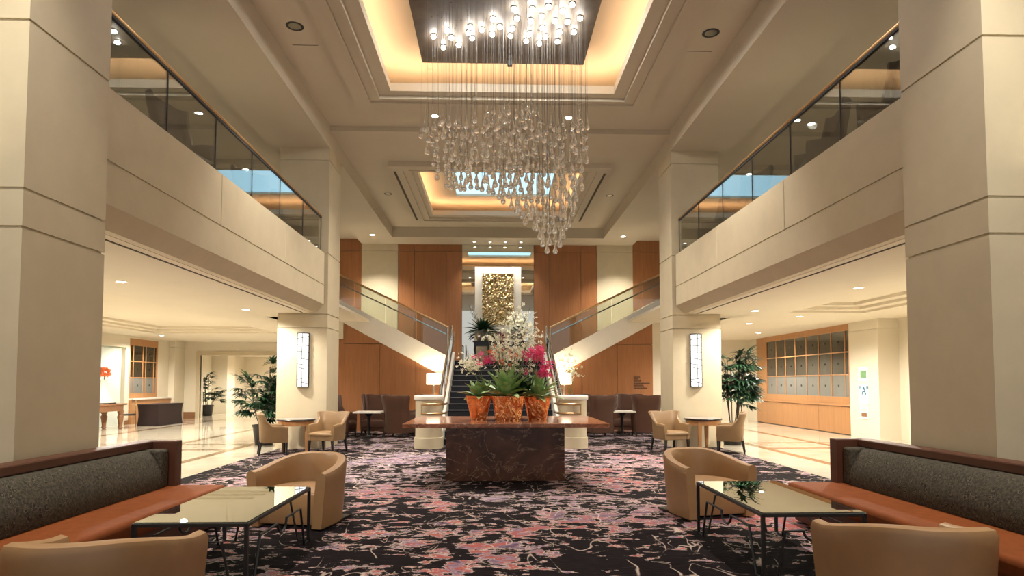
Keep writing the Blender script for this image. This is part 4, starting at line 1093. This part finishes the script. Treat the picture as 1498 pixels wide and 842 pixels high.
MB().box(-.40, .40, -.97, .97, .78, .80).build('cloth_top', M['cloth'], dt, bevel=.008)
bc = thing('banquet_chair', 'round-backed banquet chair between the carved and draped tables', 'chair', (-13.35, 23.55, 0), math.radians(-60))
MB().box(-.22, .22, -.22, .22, .42, .48).build('seat', M['black'], bc, bevel=.02)
pr = [(.21 * math.cos(a), .72 + .25 * math.sin(a)) for a in [2 * PI * k / 24 for k in range(24)]]
MB().prism([(x * .88, .72 + (z - .72) * .88) for x, z in pr], 'y', .20, .23).build('back_pad', M['black'], bc)
MB().tube([(x, .215, z) for x, z in pr + pr[:1]], .018, 6, False).build('back_frame', M['brass'], bc, smooth=True)
for x in (-.2, .2):
    for y in (-.2, .2): MB().tube([(x, y, .44), (x * 1.1, y * 1.15, 0)], .016, 6).build('leg', M['brass'], bc)
cb = thing('sideboard', 'wooden sideboard far down the left corridor', 'sideboard', (-10.9, 37.7, 0))
MB().box(-1.4, 1.4, -.28, .28, 0, .92).build('body', M['oak'], cb, bevel=.008)
for x in (-.7, 0, .7): MB().box(x - .33, x + .33, -.295, -.28, .08, .84).build('door', M['panel'], cb)
pc = thing('picture', 'dark-framed reddish abstract picture above the corridor sideboard', 'picture', (-11.0, 37.98, 1.0))
MB().ring((-1.1, 1.1, -.03, 0), (-1.04, 1.04, -.03, 0), 0, 1.3) if False else None
MB().box(-1.2, 1.2, -.04, .01, .0, 1.5).build('frame', M['black'], pc)
def canvas():
    m, nt, b, o = nodes('abstract_canvas'); n_ = noise(nt, coords(nt), 2.2, 5, .6, 1.5)
    L(nt, ramp(nt, n_, [(.3, (.30, .08, .07)), (.45, (.55, .30, .28)), (.6, (.45, .42, .50)), (.75, (.70, .60, .58))]), b.inputs['Base Color']); return m
M['canvas'] = canvas()
MB().box(-1.13, 1.13, -.05, -.04, .07, 1.43).build('canvas', M['canvas'], pc)

# ================================================================== SIGNS
def text_mesh(name, body, size, mat, parent, loc, rot, align='CENTER'):
    cu = bpy.data.curves.new(name, 'FONT'); cu.body = body; cu.size = size; cu.align_x = align; cu.extrude = .002; cu.offset = .006
    tmp = bpy.data.objects.new(name, cu); COL.objects.link(tmp); bpy.context.view_layer.update()
    me = bpy.data.meshes.new_from_object(tmp.evaluated_get(bpy.context.evaluated_depsgraph_get()))
    bpy.data.objects.remove(tmp); ob = bpy.data.objects.new(name, me); COL.objects.link(ob); me.materials.clear(); me.materials.append(mat)
    ob.parent = parent; ob.location = loc; ob.rotation_euler = rot; return ob
M['signwhite'] = plain('sign_white', (.85, .86, .82), .4, var=.01); M['signgreen'] = plain('sign_green', (.17, .36, .17), .5, var=.2, scale=10)
M['signblue'] = plain('sign_blue', (.02, .16, .30), .5); M['signgrey'] = plain('sign_print', (.35, .40, .40), .5)
SX = 10.6; RW = (PI / 2, 0, -PI / 2)
sg1 = thing('wall_sign', 'white wall sign with a green picture, topmost on the right pier', 'sign', (SX, 18.34, 1.65))
MB().box(-.012, 0, -.23, .23, 0, .40).build('plate', M['signwhite'], sg1); MB().box(-.016, -.012, -.17, .13, .08, .30).build('picture', M['signgreen'], sg1)
sg2 = thing('wall_sign', 'white wall sign with a large blue letter A, middle of the right pier', 'sign', (SX, 18.33, .985))
MB().box(-.012, 0, -.23, .23, 0, .55).build('plate', M['signwhite'], sg2)
text_mesh('lettering', '"A"', .34, M['signblue'], sg2, (-.014, -.02, .27), RW)
mb = MB()
for k in range(5): mb.box(-.015, -.012, -.18, .15, .08 + k * .035, .09 + k * .035)
mb.build('print_lines', M['signgrey'], sg2)
sg3 = thing('wall_sign', 'cream notice with a brown block, lowest on the right pier', 'sign', (SX, 18.33, .535))
MB().box(-.012, 0, -.22, .22, 0, .42).build('plate', M['white'], sg3); MB().box(-.016, -.012, -.13, .13, .08, .19).build('picture', M['walnut'], sg3)
mb = MB()
for k in range(4): mb.box(-.015, -.012, -.13, .10, .24 + k * .04, .25 + k * .04)
mb.build('print_lines', M['signgrey'], sg3)
dl = thing('wall_lettering', 'small dark directory lettering on the right stair panelling', 'lettering', (4.50, 21.27, 1.38))
mb = MB(); rr = random.Random(15)
for z, w in ((.42, .20), (.375, .20), (.33, .15), (.28, .25), (.235, .23), (.185, .54), (.12, .32), (.075, .34), (.025, .42)):
    x = 0
    while x < w:
        a = rr.uniform(.018, .03); mb.box(x, x + a, -.006, 0, z, z + .028); x += a + .007
mb.build('letters', M['darkwood'], dl)

# ------------------------------------------------------------------ repeats carry a group
GROUPS = {'barrel_chair': 'tan barrel chairs round the coffee tables', 'sofa': 'long sofas along both sides', 'coffee_table': 'glass coffee tables', 'round_table': 'round wooden side tables',
          'cafe_table': 'cream-topped tables by the stairs', 'newel_post': 'stone newels of the staircase', 'copper_planter': 'copper planters on the marble table', 'succulent_plant': 'plants in the copper planters',
          'white_orchid': 'cream orchid sprays', 'pink_orchid': 'magenta orchids in the arrangement', 'coral_orchid': 'coral orchids in the arrangement', 'fan_palm': 'potted fan palms', 'bowl_planter': 'bowl planters on the console',
          'twig_bunch': 'twigs in the console planters', 'leafy_plant': 'dark plants in the console planters', 'lamp_table': 'lamp tables by the stairs', 'table_lamp': 'table lamps by the stairs', 'wall_sconce': 'column sconces', 'smoke_detector': 'detectors in the cove',
          'downlight': 'recessed ceiling downlights', 'wall_sign': 'signs on the right pier', 'stair_balustrade': 'staircase balustrades', 'balcony_balustrade': 'balcony balustrades', 'cabinet_run': 'cabinets under the lobby glazing'}
for o in list(sc.objects):
    if o.parent is None and o.get('category') and not o.get('group'):
        st_nm = o.name.split('.')[0]
        if st_nm == 'wing_chair': o['group'] = 'tan wing chairs' if 'tan' in o['label'] else 'brown wing chairs by the stairs' if 'brown' in o['label'][:6] else 'dark chairs behind the balcony glass'
        elif st_nm in GROUPS: o['group'] = GROUPS[st_nm]

# ================================================================== WORLD AND VIEW
w = bpy.data.worlds.new('world'); sc.world = w; w.use_nodes = True
bg = w.node_tree.nodes['Background']; bg.inputs[0].default_value = (1, .97, .93, 1); bg.inputs[1].default_value = .74
sc.view_settings.view_transform = 'Standard'; sc.view_settings.look = 'None'; sc.view_settings.gamma = 1; sc.view_settings.use_curve_mapping = False
sc.view_settings.exposure = 0.0
